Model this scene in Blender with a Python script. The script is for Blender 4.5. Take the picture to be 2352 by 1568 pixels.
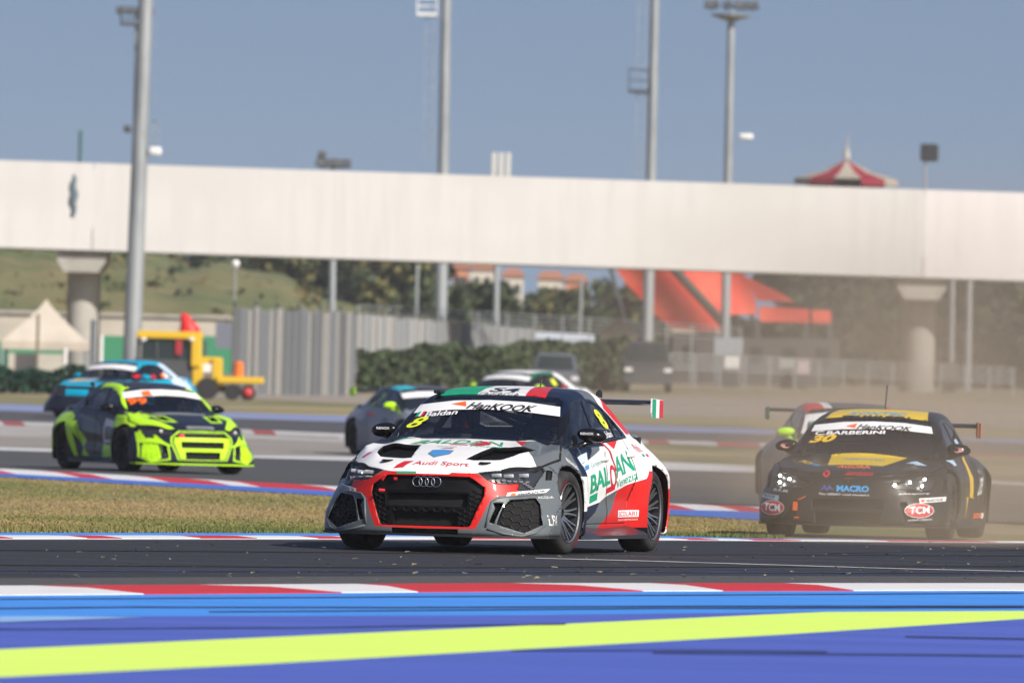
import bpy, bmesh, math, random
import numpy as np
from mathutils import Vector, Matrix, geometry
from mathutils.bvhtree import BVHTree
random.seed(3); RNG = np.random.default_rng(3)
SC = bpy.context.scene
for _o in list(bpy.data.objects): bpy.data.objects.remove(_o)
COL = SC.collection
R = math.radians
# ---------------------------------------------------------------- camera (400 mm telephoto, 1.45 m above the track, rolled 1.5 degrees)
FPX = 26100.0; CH = 1.45; ROLL = R(1.5)
Rc = np.array([math.cos(ROLL), 0, math.sin(ROLL)]); _u0 = np.array([-math.sin(ROLL), 0, math.cos(ROLL)])
Fc = np.array([0, 1.0, 0]) + 66 / FPX * _u0; Fc /= np.linalg.norm(Fc); Uc = np.cross(Rc, Fc); CP = np.array([0, 0, CH])
cd = bpy.data.cameras.new('camera'); cam = bpy.data.objects.new('camera', cd); COL.objects.link(cam)
m = Matrix.Identity(4)
for i in range(3):
    m[i][0] = Rc[i]; m[i][1] = Uc[i]; m[i][2] = -Fc[i]; m[i][3] = CP[i]
cam.matrix_world = m
cd.sensor_width = 36; cd.lens = FPX * 36 / 2352; cd.clip_start = 1; cd.clip_end = 6000
cd.dof.use_dof = True; cd.dof.focus_distance = 91.8; cd.dof.aperture_fstop = 6.4; cd.dof.aperture_blades = 9
SC.camera = cam
# ---------------------------------------------------------------- sky, sun, exposure
SUN_EL = R(36); SUN_AZ = R(42)      # the sun stands behind the camera and to its right
wd = bpy.data.worlds.new('World'); SC.world = wd; wd.use_nodes = True
nt = wd.node_tree; nt.nodes.clear()
wo = nt.nodes.new('ShaderNodeOutputWorld'); bg = nt.nodes.new('ShaderNodeBackground'); sk = nt.nodes.new('ShaderNodeTexSky')
sk.sky_type = 'NISHITA'; sk.sun_disc = False; sk.sun_elevation = SUN_EL
sk.air_density = 1.3; sk.dust_density = 1.6; sk.ozone_density = 2.0; sk.altitude = 20
_sd = Vector((math.sin(SUN_AZ) * math.cos(SUN_EL), -math.cos(SUN_AZ) * math.cos(SUN_EL), math.sin(SUN_EL)))
sk.sun_rotation = math.atan2(_sd.x, _sd.y)
bg.inputs['Strength'].default_value = 0.068
hs = nt.nodes.new('ShaderNodeHueSaturation'); hs.inputs['Saturation'].default_value = 1.02; hs.inputs['Hue'].default_value = .518; hs.inputs['Value'].default_value = 1.06
tc = nt.nodes.new('ShaderNodeTexCoord'); mp = nt.nodes.new('ShaderNodeMapping'); mp.inputs['Location'].default_value = (0, 0, 0.20)
nt.links.new(tc.outputs['Generated'], mp.inputs['Vector']); nt.links.new(mp.outputs['Vector'], sk.inputs['Vector'])
nt.links.new(sk.outputs['Color'], hs.inputs['Color']); nt.links.new(hs.outputs['Color'], bg.inputs['Color']); nt.links.new(bg.outputs['Background'], wo.inputs['Surface'])
sd = bpy.data.lights.new('sun', 'SUN'); sd.energy = 4.7; sd.angle = R(0.53); sd.color = (1.0, 0.94, 0.86)
so = bpy.data.objects.new('sun', sd); COL.objects.link(so); so.rotation_euler = _sd.to_track_quat('Z', 'Y').to_euler()
HAZE = .00014
SC.view_settings.view_transform = 'Standard'; SC.view_settings.look = 'None'; SC.view_settings.exposure = 0.32; SC.view_settings.gamma = 1
SC.view_settings.use_curve_mapping = False
SC.render.engine = 'CYCLES'
SC.cycles.use_denoising = True; SC.cycles.max_bounces = 6; SC.cycles.diffuse_bounces = 3; SC.cycles.glossy_bounces = 3; SC.cycles.transmission_bounces = 4
SC.cycles.transparent_max_bounces = 12; SC.cycles.volume_bounces = 0; SC.cycles.caustics_reflective = False; SC.cycles.caustics_refractive = False
SC.cycles.use_adaptive_sampling = True; SC.cycles.adaptive_threshold = 0.012; SC.cycles.volume_max_steps = 64; SC.cycles.volume_step_rate = 1.0
# ---------------------------------------------------------------- terrain profile and pixel look-up (2352-wide photograph units), used only to measure places
_k = np.array([[0, 0], [92, 0], [100, -.02], [112, -.12], [118, -.16], [140, -.17], [174, -.2], [207, -.2], [230, 0], [253, .14], [300, .16], [370, .25], [400, .4], [435, .78], [475, 1.0], [700, 1.15], [3000, 1.3]])
_py = np.arange(0, 3000, 1.0); _pz = np.interp(_py, _k[:, 0], _k[:, 1]); _w = np.hanning(15); _w /= _w.sum()
_pz = np.convolve(np.pad(_pz, 7, 'edge'), _w, 'valid')
def prof(y): return np.interp(y, _py, _pz)
def ray(px, py): return Fc + (px - 1176) / FPX * Rc - (py - 784) / FPX * Uc
def W(px, py, D):
    d = ray(px, py); return Vector(CP + d * (D / d[1]))
def G(px, py):
    lo, hi = 30.0, 1500.0
    d = ray(px, py); d = d / d[1]
    for _ in range(40):
        mid = (lo + hi) / 2
        if CH + d[2] * mid > prof(mid): lo = mid
        else: hi = mid
    p = CP + d * lo; return Vector((p[0], p[1], prof(lo)))
def gx(px, D):     # ground point under image column px at distance D
    a = W(px, 900, D); y0, y1 = 500, 1600
    for _ in range(30):
        mid = (y0 + y1) / 2; p = W(px, mid, D)
        if p.z > prof(D): y0 = mid
        else: y1 = mid
    return Vector((p.x, D, float(prof(D))))
# ---------------------------------------------------------------- materials
_mats = {}
def mat(name, col, rough=.6, metal=0, coat=0, spec=.5, noise=None, bump=None, emit=None, sheen=0):
    if name in _mats: return _mats[name]
    m = bpy.data.materials.new(name); m.use_nodes = True; _mats[name] = m
    n = m.node_tree; b = n.nodes['Principled BSDF']
    b.inputs['Base Color'].default_value = (*col, 1); b.inputs['Roughness'].default_value = rough; b.inputs['Metallic'].default_value = metal
    b.inputs['Coat Weight'].default_value = coat; b.inputs['Coat Roughness'].default_value = .05; b.inputs['Coat IOR'].default_value = 1.4; b.inputs['Specular IOR Level'].default_value = spec
    if emit: b.inputs['Emission Color'].default_value = (*emit[0], 1); b.inputs['Emission Strength'].default_value = emit[1]
    if noise:   # list of (scale vector, colour, low, high, detail): each mixes its colour in where the noise is high
        last = None
        t = n.nodes.new('ShaderNodeTexCoord')
        for k, (sc, c2, lo, hi, det) in enumerate(noise):
            mp = n.nodes.new('ShaderNodeMapping'); mp.inputs['Scale'].default_value = sc; mp.inputs['Location'].default_value = (k * 7.3, k * 3.1, k * 1.7)
            nz = n.nodes.new('ShaderNodeTexNoise'); nz.inputs['Scale'].default_value = 1; nz.inputs['Detail'].default_value = det; nz.inputs['Roughness'].default_value = .6
            rp = n.nodes.new('ShaderNodeMapRange'); rp.inputs['From Min'].default_value = lo; rp.inputs['From Max'].default_value = hi
            mx = n.nodes.new('ShaderNodeMix'); mx.data_type = 'RGBA'
            n.links.new(t.outputs['Object'], mp.inputs['Vector']); n.links.new(mp.outputs['Vector'], nz.inputs['Vector'])
            n.links.new(nz.outputs['Fac'], rp.inputs['Value']); n.links.new(rp.outputs['Result'], mx.inputs['Factor'])
            if last is None: mx.inputs['A'].default_value = (*col, 1)
            else: n.links.new(last, mx.inputs['A'])
            mx.inputs['B'].default_value = (*c2, 1); last = mx.outputs['Result']
        n.links.new(last, b.inputs['Base Color'])
    if bump:    # (scale vector, strength, distance)
        t = n.nodes.new('ShaderNodeTexCoord'); mp = n.nodes.new('ShaderNodeMapping'); mp.inputs['Scale'].default_value = bump[0]
        nz = n.nodes.new('ShaderNodeTexNoise'); nz.inputs['Scale'].default_value = 1; nz.inputs['Detail'].default_value = 4
        bp = n.nodes.new('ShaderNodeBump'); bp.inputs['Strength'].default_value = bump[1]; bp.inputs['Distance'].default_value = bump[2]
        n.links.new(t.outputs['Object'], mp.inputs['Vector']); n.links.new(mp.outputs['Vector'], nz.inputs['Vector'])
        n.links.new(nz.outputs['Fac'], bp.inputs['Height']); n.links.new(bp.outputs['Normal'], b.inputs['Normal'])
    return m
def glass(name, col=(.02, .025, .03), alpha=.35, rough=.02):
    """tinted pane: part of the light passes, the rest meets a dark glossy sheet"""
    if name in _mats: return _mats[name]
    m = bpy.data.materials.new(name); m.use_nodes = True; _mats[name] = m; n = m.node_tree
    b = n.nodes['Principled BSDF']; b.inputs['Base Color'].default_value = (*col, 1); b.inputs['Roughness'].default_value = rough
    b.inputs['Alpha'].default_value = 1 - alpha; b.inputs['Coat Weight'].default_value = .3
    return m
# ---------------------------------------------------------------- object helpers
def tag(o, label=None, cat=None, group=None, kind=None):
    if label: o['label'] = label
    if cat: o['category'] = cat
    if group: o['group'] = group
    if kind: o['kind'] = kind
    return o
def link(name, me, mats=(), parent=None):
    o = bpy.data.objects.new(name, me); COL.objects.link(o)
    for mm in (mats if isinstance(mats, (list, tuple)) else [mats]): me.materials.append(mm)
    if parent: o.parent = parent
    return o
def empty(name, loc=(0, 0, 0), rz=0, parent=None):
    o = bpy.data.objects.new(name, None); o.location = loc; o.rotation_euler.z = rz; COL.objects.link(o); o.empty_display_size = .3
    if parent: o.parent = parent
    return o
def from_bm(name, bm, mats, parent=None, smooth=False, angle=None):
    me = bpy.data.meshes.new(name); bm.normal_update(); bm.to_mesh(me); bm.free()
    if smooth:
        for p in me.polygons: p.use_smooth = True
        if angle is not None:
            try: me.set_sharp_from_angle(angle=R(angle))
            except Exception: pass
    return link(name, me, mats, parent)
def box(bm, c, s, rot=None, mi=0):
    ret = bmesh.ops.create_cube(bm, size=1); vs = ret['verts']
    M = Matrix.Translation(Vector(c)) @ (rot.to_4x4() if rot else Matrix.Identity(4)) @ Matrix.Diagonal((*s, 1))
    bmesh.ops.transform(bm, matrix=M, verts=vs)
    for f in {f for v in vs for f in v.link_faces}: f.material_index = mi
    return vs
def rbox(bm, c, s, r, rot=None, mi=0, seg=2):
    vs = box(bm, c, s, rot, mi); es = list({e for v in vs for e in v.link_edges})
    bmesh.ops.bevel(bm, geom=es, offset=r, segments=seg, affect='EDGES', profile=.5)
def tube(bm, pts, r, n=8, mi=0, cap=True, r2=None):
    pts = [Vector(p) for p in pts]; rings = []
    rs = r if isinstance(r, (list, tuple)) else [r + (((r2 if r2 is not None else r) - r) * i / max(1, len(pts) - 1)) for i in range(len(pts))]
    for i, p in enumerate(pts):
        t = (pts[min(i + 1, len(pts) - 1)] - pts[max(i - 1, 0)]).normalized()
        u = t.orthogonal().normalized() if i == 0 else (u - t * u.dot(t)).normalized(); v = t.cross(u)
        rings.append([bm.verts.new(p + (u * math.cos(a) + v * math.sin(a)) * rs[i]) for a in [2 * math.pi * k / n for k in range(n)]])
    for a, b in zip(rings, rings[1:]):
        for k in range(n): f = bm.faces.new((a[k], a[(k + 1) % n], b[(k + 1) % n], b[k])); f.material_index = mi
    if cap:
        bm.faces.new(rings[0][::-1]).material_index = mi; bm.faces.new(rings[-1]).material_index = mi
def lathe(bm, prof_, axis='X', n=32, c=(0, 0, 0), mi=0, close=False):
    """prof_ = [(along axis, radius)]"""
    rings = []
    for a, r in prof_:
        ring = []
        for k in range(n):
            t = 2 * math.pi * k / n; p, q = r * math.cos(t), r * math.sin(t)
            co = {'X': (a, p, q), 'Y': (p, a, q), 'Z': (p, q, a)}[axis]
            ring.append(bm.verts.new((co[0] + c[0], co[1] + c[1], co[2] + c[2])))
        rings.append(ring)
    prs = list(zip(rings, rings[1:])) + ([(rings[-1], rings[0])] if close else [])
    for a, b in prs:
        for k in range(n): f = bm.faces.new((a[k], a[(k + 1) % n], b[(k + 1) % n], b[k])); f.material_index = mi
    return rings
def prism(bm, poly, h0, h1, fn, mi=0):
    """polygon poly (u,v) between heights h0,h1, fn(u,v,h) -> xyz"""
    a = [bm.verts.new(fn(u, v, h0)) for u, v in poly]; b = [bm.verts.new(fn(u, v, h1)) for u, v in poly]
    n = len(poly)
    for k in range(n): bm.faces.new((a[k], a[(k + 1) % n], b[(k + 1) % n], b[k])).material_index = mi
    bm.faces.new(a[::-1]).material_index = mi; bm.faces.new(b).material_index = mi
def fixn(bm): bmesh.ops.recalc_face_normals(bm, faces=bm.faces)
# ================================================================ ground
asph = mat('asphalt_near', (.022, .023, .028), .72, spec=.35, noise=[((.05, 1.1, 1), (.034, .034, .038), .42, .62, 4), ((.5, 9, 1), (.022, .023, .027), .5, .75, 3), ((25, 60, 1), (.075, .073, .07), .62, .8, 2)], bump=((60, 60, 60), .25, .004))
asph_edge = mat('asphalt_edge', (.055, .055, .058), .9, noise=[((6, 14, 1), (.10, .10, .10), .45, .65, 4), ((40, 60, 1), (.03, .03, .033), .5, .7, 2)], bump=((70, 70, 70), .6, .008))
asph_far = mat('asphalt_far', (.050, .052, .056), .9, noise=[((.04, .25, 1), (.064, .064, .065), .4, .6, 4), ((.3, 2, 1), (.05, .05, .055), .5, .7, 3)])
asph_dark = mat('asphalt_dark', (.055, .057, .068), .9, noise=[((.04, .2, 1), (.075, .07, .07), .4, .6, 3)])
gravel = mat('gravel', (.27, .245, .22), .95, noise=[((.3, .5, 1), (.21, .19, .17), .4, .65, 5)])
paved = mat('beige_run_off', (.33, .28, .22), .95, noise=[((.08, .1, 1), (.25, .21, .165), .4, .65, 5), ((.02, .2, 1), (.21, .20, .19), .5, .6, 3)])
dirt = mat('dry_ground', (.30, .235, .145), .95, noise=[((.15, .1, 1), (.13, .13, .06), .45, .62, 4)])
grass_m = mat('dry_grass_ground', (.30, .215, .088), .95, noise=[((.22, .07, 1), (.13, .15, .035), .44, .60, 5), ((.9, .35, 1), (.27, .20, .10), .5, .72, 4), ((7, 4, 1), (.09, .075, .03), .55, .75, 3)], bump=((9, 9, 9), .7, .05))
grass_far = mat('far_dry_grass', (.30, .24, .12), .95, noise=[((.1, .06, 1), (.12, .125, .045), .44, .6, 5)])
P_RED = mat('kerb_red', (.58, .022, .022), .55, noise=[((2, 5, 2), (.40, .02, .022), .5, .75, 4), ((.3, 12, 1), (.16, .03, .03), .68, .8, 3)])
P_WHT = mat('kerb_white', (.74, .73, .72), .55, noise=[((2, 5, 2), (.60, .59, .60), .5, .75, 4), ((.3, 12, 1), (.25, .25, .26), .68, .8, 3)])
P_LBL = mat('kerb_light_blue', (.055, .29, .82), .5, noise=[((.09, 1.6, 1), (.045, .25, .74), .45, .6, 4), ((.05, 7, 1), (.025, .09, .26), .64, .74, 3), ((.6, 22, 1), (.02, .06, .16), .70, .8, 2)])
P_BLU = mat('run_off_blue', (.065, .105, .46), .5, noise=[((.06, 1.0, 1), (.08, .125, .52), .45, .6, 4), ((.05, 6, 1), (.045, .055, .26), .63, .74, 3), ((.5, 20, 1), (.035, .04, .17), .72, .82, 2)])
P_LIM = mat('run_off_lime', (.74, .97, .13), .5, noise=[((.05, 7, 1), (.45, .66, .09), .6, .75, 3), ((1, 25, 1), (.36, .52, .08), .7, .82, 2)])
P_BL2 = mat('kerb_blue', (.05, .14, .52), .6, noise=[((.5, 3, 1), (.07, .17, .55), .45, .6, 3)])
P_PALE = mat('pale_blue_paint', (.30, .50, .78), .5, noise=[((.2, 5, 1), (.2, .4, .7), .5, .6, 3)])
P_LINE = mat('line_white', (.62, .62, .62), .6, noise=[((.8, 8, 1), (.28, .28, .28), .52, .72, 4)])
P_GRN = mat('painted_green', (.05, .28, .14), .6)
XS0 = np.concatenate([np.arange(-1700, -100, 160), np.arange(-100, 2500, 50), np.arange(2500, 4200, 160)])
def edge(kn):
    k = np.array(kn, float); x = k[:, 0]; y = k[:, 1]
    e = np.interp(XS0, x, y); sl = (y[1] - y[0]) / (x[1] - x[0]); sr = (y[-1] - y[-2]) / (x[-1] - x[-2]); sl, sr = .022 + (sl - .022) * .25, .022 + (sr - .022) * .25
    e = np.where(XS0 < x[0], y[0] + (XS0 - x[0]) * sl, e); e = np.where(XS0 > x[-1], y[-1] + (XS0 - x[-1]) * sr, e); return e
def sheet(name, top, bot, m, n=3, dz=0.0, parent=None, kind='structure', xs=XS0, thick=None):
    top = top if isinstance(top, np.ndarray) else edge(top); bot = bot if isinstance(bot, np.ndarray) else edge(bot)
    bm = bmesh.new(); rows = []
    far = [G(x, y) for x, y in zip(xs, top)]; near = [G(x, y) for x, y in zip(xs, bot)]
    for j in range(n + 1):
        t = j / n; rows.append([bm.verts.new((a.x + (b.x - a.x) * t, a.y + (b.y - a.y) * t, float(prof(a.y + (b.y - a.y) * t)) + dz)) for a, b in zip(far, near)])
    for a, b in zip(rows, rows[1:]):
        for k in range(len(xs) - 1): bm.faces.new((a[k], b[k], b[k + 1], a[k + 1]))
    if thick:
        bmesh.ops.solidify
        r = bmesh.ops.extrude_face_region(bm, geom=bm.faces[:]); vs = [v for v in r['geom'] if isinstance(v, bmesh.types.BMVert)]
        bmesh.ops.translate(bm, verts=vs, vec=(0, 0, -thick)); fixn(bm)
    o = from_bm(name, bm, m, parent)
    if parent is None: o['kind'] = kind
    return o
# base terrain sheet to the horizon, lying under all painted bands
bm = bmesh.new(); ys = np.concatenate([np.arange(20, 500, 10), np.arange(500, 3000, 100)])
rows = [[bm.verts.new((x * (1 + y / 500), y, float(prof(y)) - (.03 if y < 520 else 0))) for x in np.linspace(-90, 90, 7)] for y in ys]
for a, b in zip(rows, rows[1:]):
    for k in range(6): bm.faces.new((a[k], a[k + 1], b[k + 1], b[k]))
from_bm('ground', bm, dirt)['kind'] = 'structure'
E_k1t = [(0, 1346), (1176, 1340), (2352, 1340)]; E_k1b = [(0, 1367), (1176, 1358), (2352, 1355.5)]
E_lb = [(0, 1415), (1176, 1412), (1890, 1404), (2352, 1401.5)]
E_lt = [(0, 1490), (600, 1463), (1176, 1437), (1890, 1404.2), (2352, 1401.7)]; E_lbm = [(0, 1554), (600, 1524), (1176, 1491), (1800, 1456), (2352, 1420)]
E_ae = [(0, 1327), (1176, 1321), (2352, 1323)]
E_tf = [(0, 1238.5), (600, 1238.5), (1520, 1240.5), (1740, 1242), (2352, 1247)]
E_tl = [(0, 1235.8), (600, 1235.8), (1520, 1238.5), (1740, 1240.5), (2352, 1245)]
E_rw = [(0, 1229.5), (600, 1230), (1520, 1236), (1740, 1239.5), (2352, 1244.6)]
E_gb = [(0, 1223.5), (600, 1224.5), (1520, 1230.5), (1740, 1237.5), (2352, 1244.2)]
E_gt = [(0, 1095), (600, 1130), (1520, 1182), (1740, 1195), (2352, 1229)]
E_k2m = [(0, 1088), (600, 1120), (1520, 1171), (1740, 1176), (2352, 1212)]
E_k2t = [(0, 1077), (600, 1109), (1520, 1157), (1740, 1163), (2352, 1200)]
E_wlb = [(0, 1033), (600, 1051), (1520, 1078), (1740, 1084), (2352, 1114)]
E_wlt = [(0, 1027), (600, 1046), (1520, 1060), (1740, 1070), (2352, 1108)]
E_grt = [(0, 1000), (600, 1008), (1050, 1030), (1520, 1034), (1740, 1040), (2352, 1068)]
E_slt = [(0, 976), (600, 998), (780, 1006), (1520, 1019), (1740, 1029), (2352, 1050)]
E_k3t = [(0, 967), (600, 988), (780, 996), (1520, 1011), (1740, 1017), (2352, 1046)]
E_a3t = [(0, 942), (600, 962), (1520, 990), (1740, 996), (2352, 1018)]
E_bst = [(0, 927), (600, 949), (1520, 978), (1740, 984), (2352, 1008)]
E_jgt = [(0, 902), (600, 917), (1520, 956), (1740, 960), (2352, 985)]
E_pvt = [(0, 899.5), (600, 906), (1520, 911), (1740, 915), (2352, 930)]
sheet('painted_run_off', E_lbm, [(0, 2000), (2352, 1950)], P_BLU, 10)
sheet('lime_stripe', E_lt, E_lbm, P_LIM, 2)
sheet('blue_run_off_strip', E_lb, E_lt, P_BLU, 2)
sheet('light_blue_strip', E_k1b, E_lb, P_LBL, 3)
sheet('track_edge', E_ae, E_k1t, asph_edge, 2)
sheet('race_track', E_tf, E_ae, asph, 10)
sheet('track_edge_line', E_tl, E_tf, P_LINE, 1)
sheet('grass_verge', E_gt, E_gb, grass_m, 24)
sheet('middle_track', E_wlb, E_k2t, asph_far, 6)
sheet('middle_track_line', E_wlt, E_wlb, P_LINE, 2)
xi = XS0
def part_sheet(name, t, b, m, n, lo, hi):
    k = (XS0 >= lo) & (XS0 <= hi); return sheet(name, edge(t)[k], edge(b)[k], m, n, xs=XS0[k])
part_sheet('gravel_trap', E_grt, E_wlt, gravel, 4, -5000, 1000); part_sheet('middle_grass', E_grt, E_wlt, grass_far, 4, 1000, 9000)
part_sheet('grass_strip', E_slt, E_grt, grass_far, 2, 1000, 9000)
part_sheet('concrete_strip', E_slt, E_grt, mat('pale_concrete', (.38, .365, .345), .9, noise=[((.4, .5, 1), (.28, .265, .245), .45, .6, 4)]), 2, -5000, 1000)
sheet('far_track', E_a3t, E_k3t, asph_dark, 4)
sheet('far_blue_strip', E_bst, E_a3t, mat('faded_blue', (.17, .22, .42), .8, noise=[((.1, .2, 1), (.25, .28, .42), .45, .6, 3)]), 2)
sheet('far_grass', E_jgt, E_bst, grass_far, 6)
sheet('pale_run_off', E_pvt, E_jgt, paved, 4)
def lerp_edge(a, b, t): a = edge(a); b = edge(b); return a + (b - a) * t
def kerb(name, top, bot, segs, mats, label, n=2, dz=.018, thick=.06, base=None):
    """segs: (x at far edge start, end, x at near edge start, end, material index)"""
    et, eb = edge(top), edge(bot); root = empty(name, G(1176, float(np.interp(1176, XS0, eb)))); root['kind'] = 'structure'
    r0 = Vector(root.location)
    for (a0, a1, b0, b1, mi) in segs:
        bm = bmesh.new(); K = 6; rows = []
        for j in range(n + 1):
            t = j / n; row = []
            for k in range(K + 1):
                s = k / K; xf = a0 + (a1 - a0) * s; xn = b0 + (b1 - b0) * s
                F_ = G(xf, float(np.interp(xf, XS0, et))); N_ = G(xn, float(np.interp(xn, XS0, eb)))
                x, y = F_.x + (N_.x - F_.x) * t, F_.y + (N_.y - F_.y) * t
                row.append(bm.verts.new((x - r0.x, y - r0.y, float(prof(y)) + dz * (1 if 0 < j < n else .35) - r0.z)))
            rows.append(row)
        for p, q in zip(rows, rows[1:]):
            for k in range(K): bm.faces.new((p[k], q[k], q[k + 1], p[k + 1]))
        r = bmesh.ops.extrude_face_region(bm, geom=bm.faces[:]); vs = [v for v in r['geom'] if isinstance(v, bmesh.types.BMVert)]
        bmesh.ops.translate(bm, verts=vs, vec=(0, 0, -thick)); fixn(bm)
        from_bm('kerb_block', bm, mats[mi], root)
    return root
RW = [P_RED, P_WHT, P_BL2]
# near kerb: long slanted red and white blocks
cut = [(-1500, -1250), (-1000, -800), (-620, -400), (-260, -60), (75, 330), (455, 785), (820, 960), (1176, 1476), (1491, 1660), (1801, 1960), (2420, 2620), (2800, 3000), (3300, 3500), (3800, 4000)]
kerb('near_kerb', E_k1t, E_k1b, [(a[0], b[0], a[1], b[1], (0 if i % 2 == 0 else 1)) for i, (a, b) in enumerate(zip(cut, cut[1:]))], RW, '')
# kerb on the far side of the near track
cut = [(-1500, -1480), (-1000, -1010), (-500, -520), (-120, -140)]
cut2 = [-1400, -900, -420, -60, 110, 190, 370, 500, 640, 720, 960, 1200, 1490, 1560, 1640, 1750, 1950, 2200, 2500, 2900, 3300, 3900]
kerb('back_kerb', E_rw, E_tl, [(a, b, a + 90, b + 90, i % 2) for i, (a, b) in enumerate(zip(cut2, cut2[1:]))], RW, '', dz=.012, thick=.05)
kerb('back_kerb_blue', E_gb, E_rw, [(a, a + 400, a, a + 400, 2) for a in range(-1600, 4000, 400)], [P_RED, P_WHT, P_LBL], '', dz=.012, thick=.05)
# kerb along the middle track
cut3 = list(np.cumsum([-1500] + [240] * 6)) + [85, 160, 290, 430, 500, 690, 780, 960, 1100, 1300, 1440, 1500, 1600, 1680, 1780]
kerb('middle_kerb', E_k2t, E_k2m, [(a, b, a + 100, b + 100, (i + 1) % 2) for i, (a, b) in enumerate(zip(cut3, cut3[1:]))], RW, '', dz=.03)
kerb('middle_kerb_blue', E_k2m, E_gt, [(a, a + 400, a, a + 400, 2) for a in range(-1600, 1700, 400)], RW, '', dz=.03)
cut4 = [-1600, -1200, -800, -300, 0, 48, 575, 625, 1480, 1530, 1640, 1740, 1860, 2000, 2200, 2500, 2900, 3400, 3900]
kerb('far_kerb', E_k3t, E_slt, [(a, b, a + 10, b + 10, (i + 0) % 2) for i, (a, b) in enumerate(zip(cut4, cut4[1:]))], [mat('far_kerb_red', (.36, .05, .05), .7, noise=[((1, 4, 1), (.26, .10, .09), .45, .6, 3)]), mat('far_kerb_white', (.50, .48, .46), .7, noise=[((1, 4, 1), (.36, .34, .32), .45, .6, 3)]), P_BL2], '', dz=.03)
# pale sliver on the near light blue strip and the thin joint line on the track
def sliver(name, pts, m, dz=.004):
    bm = bmesh.new(); vs = [bm.verts.new(G(x, y) + Vector((0, 0, dz))) for x, y in pts]; bm.faces.new(vs); fixn(bm)
    if bm.faces[:][0].normal.z < 0: bmesh.ops.reverse_faces(bm, faces=bm.faces[:])
    o = from_bm(name, bm, m); o['kind'] = 'structure'; return o
sliver('pale_paint_mark', [(-300, 1418), (-300, 1440), (0, 1429), (330, 1418.5), (120, 1415.8), (0, 1416.2)], P_PALE)
def thinline(name, pts, w, m):
    bm = bmesh.new(); up = [bm.verts.new(G(x, y - w / 2) + Vector((0, 0, .004))) for x, y in pts]; dn = [bm.verts.new(G(x, y + w / 2) + Vector((0, 0, .004))) for x, y in pts]
    for k in range(len(pts) - 1): bm.faces.new((up[k], dn[k], dn[k + 1], up[k + 1]))
    from_bm(name, bm, m)['kind'] = 'structure'
thinline('track_joint_line', [(1230, 1282), (1500, 1289), (1800, 1298), (2100, 1307), (2352, 1312.5), (2900, 1326)], 1.7, mat('joint_line', (.42, .42, .42), .7, noise=[((3, 20, 1), (.1, .1, .1), .5, .65, 3)]))
rub = mat('tyre_rubber_mark', (.014, .028, .09), .8, noise=[((.15, 4, 1), (.05, .10, .36), .50, .66, 3)]); rub2 = mat('tyre_rubber_dark', (.010, .010, .012), .8)
for k, (pts, w) in enumerate([([(-300, 1400), (300, 1394), (900, 1395), (1600, 1392), (2352, 1392), (2800, 1391)], 1.6), ([(0, 1376), (700, 1372), (1300, 1368), (2000, 1364), (2352, 1362)], 1.0),
        ([(480, 1405), (900, 1402), (1500, 1397), (2352, 1395)], 1.3), ([(1900, 1271), (2352, 1263), (2700, 1258)], 1.0), ([(-200, 1262), (500, 1266), (1200, 1272), (2352, 1276)], 1.2), ([(-200, 1296), (900, 1303), (2352, 1300)], 1.5), ([(-200, 1310), (700, 1312), (2352, 1316)], 1.0), ([(-200, 1446), (700, 1441), (1300, 1433)], 1.4), ([(1176, 1494), (1500, 1493), (1900, 1497)], 1.5), ([(2080, 1462), (2400, 1468)], 2.0), ([(1500, 1499), (2352, 1506)], 2)]):
    thinline('tyre_mark', pts, w * 1.5, rub2 if pts[0][1] < 1300 else rub)
# ================================================================ background (beyond the far track)
def HZ(py, px, D):     # height above datum of an image row at distance D
    return W(px, py, D).z
def XW(px, D, py=800): return W(px, py, D).x
CREAM = mat('cream_wall', (.50, .46, .39), .9, noise=[((.3, .3, .6), (.40, .37, .31), .45, .65, 3)]); CONC = mat('concrete', (.42, .40, .36), .9, noise=[((.6, .6, .5), (.32, .30, .27), .45, .65, 4), ((3, 3, .4), (.22, .21, .19), .62, .75, 3)])
WPAN = mat('white_cladding', (.66, .64, .62), .75, noise=[((1.6, 1.6, .12), (.62, .60, .58), .46, .62, 3), ((.12, .12, .3), (.62, .60, .57), .45, .65, 2)])
WPAN2 = mat('pinkish_cladding', (.76, .72, .71), .75, noise=[((1.6, 1.6, .12), (.71, .67, .66), .46, .62, 3)])
GALV = mat('galvanised_steel', (.36, .38, .39), .5, .35, noise=[((1, 1, .3), (.28, .30, .31), .45, .6, 3)]); DSTL = mat('dark_steel', (.06, .065, .07), .6); YEL = mat('machine_yellow', (.66, .42, .015), .5); REDC = mat('red_canvas', (.80, .07, .045), .7, noise=[((.5, .5, .5), (.85, .13, .07), .45, .6, 3)])
ORG = mat('orange_paint', (.75, .17, .02), .6); WHT = mat('plain_white', (.75, .74, .72), .7); GLD = mat('window_dark', (.02, .03, .03), .1)
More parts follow.
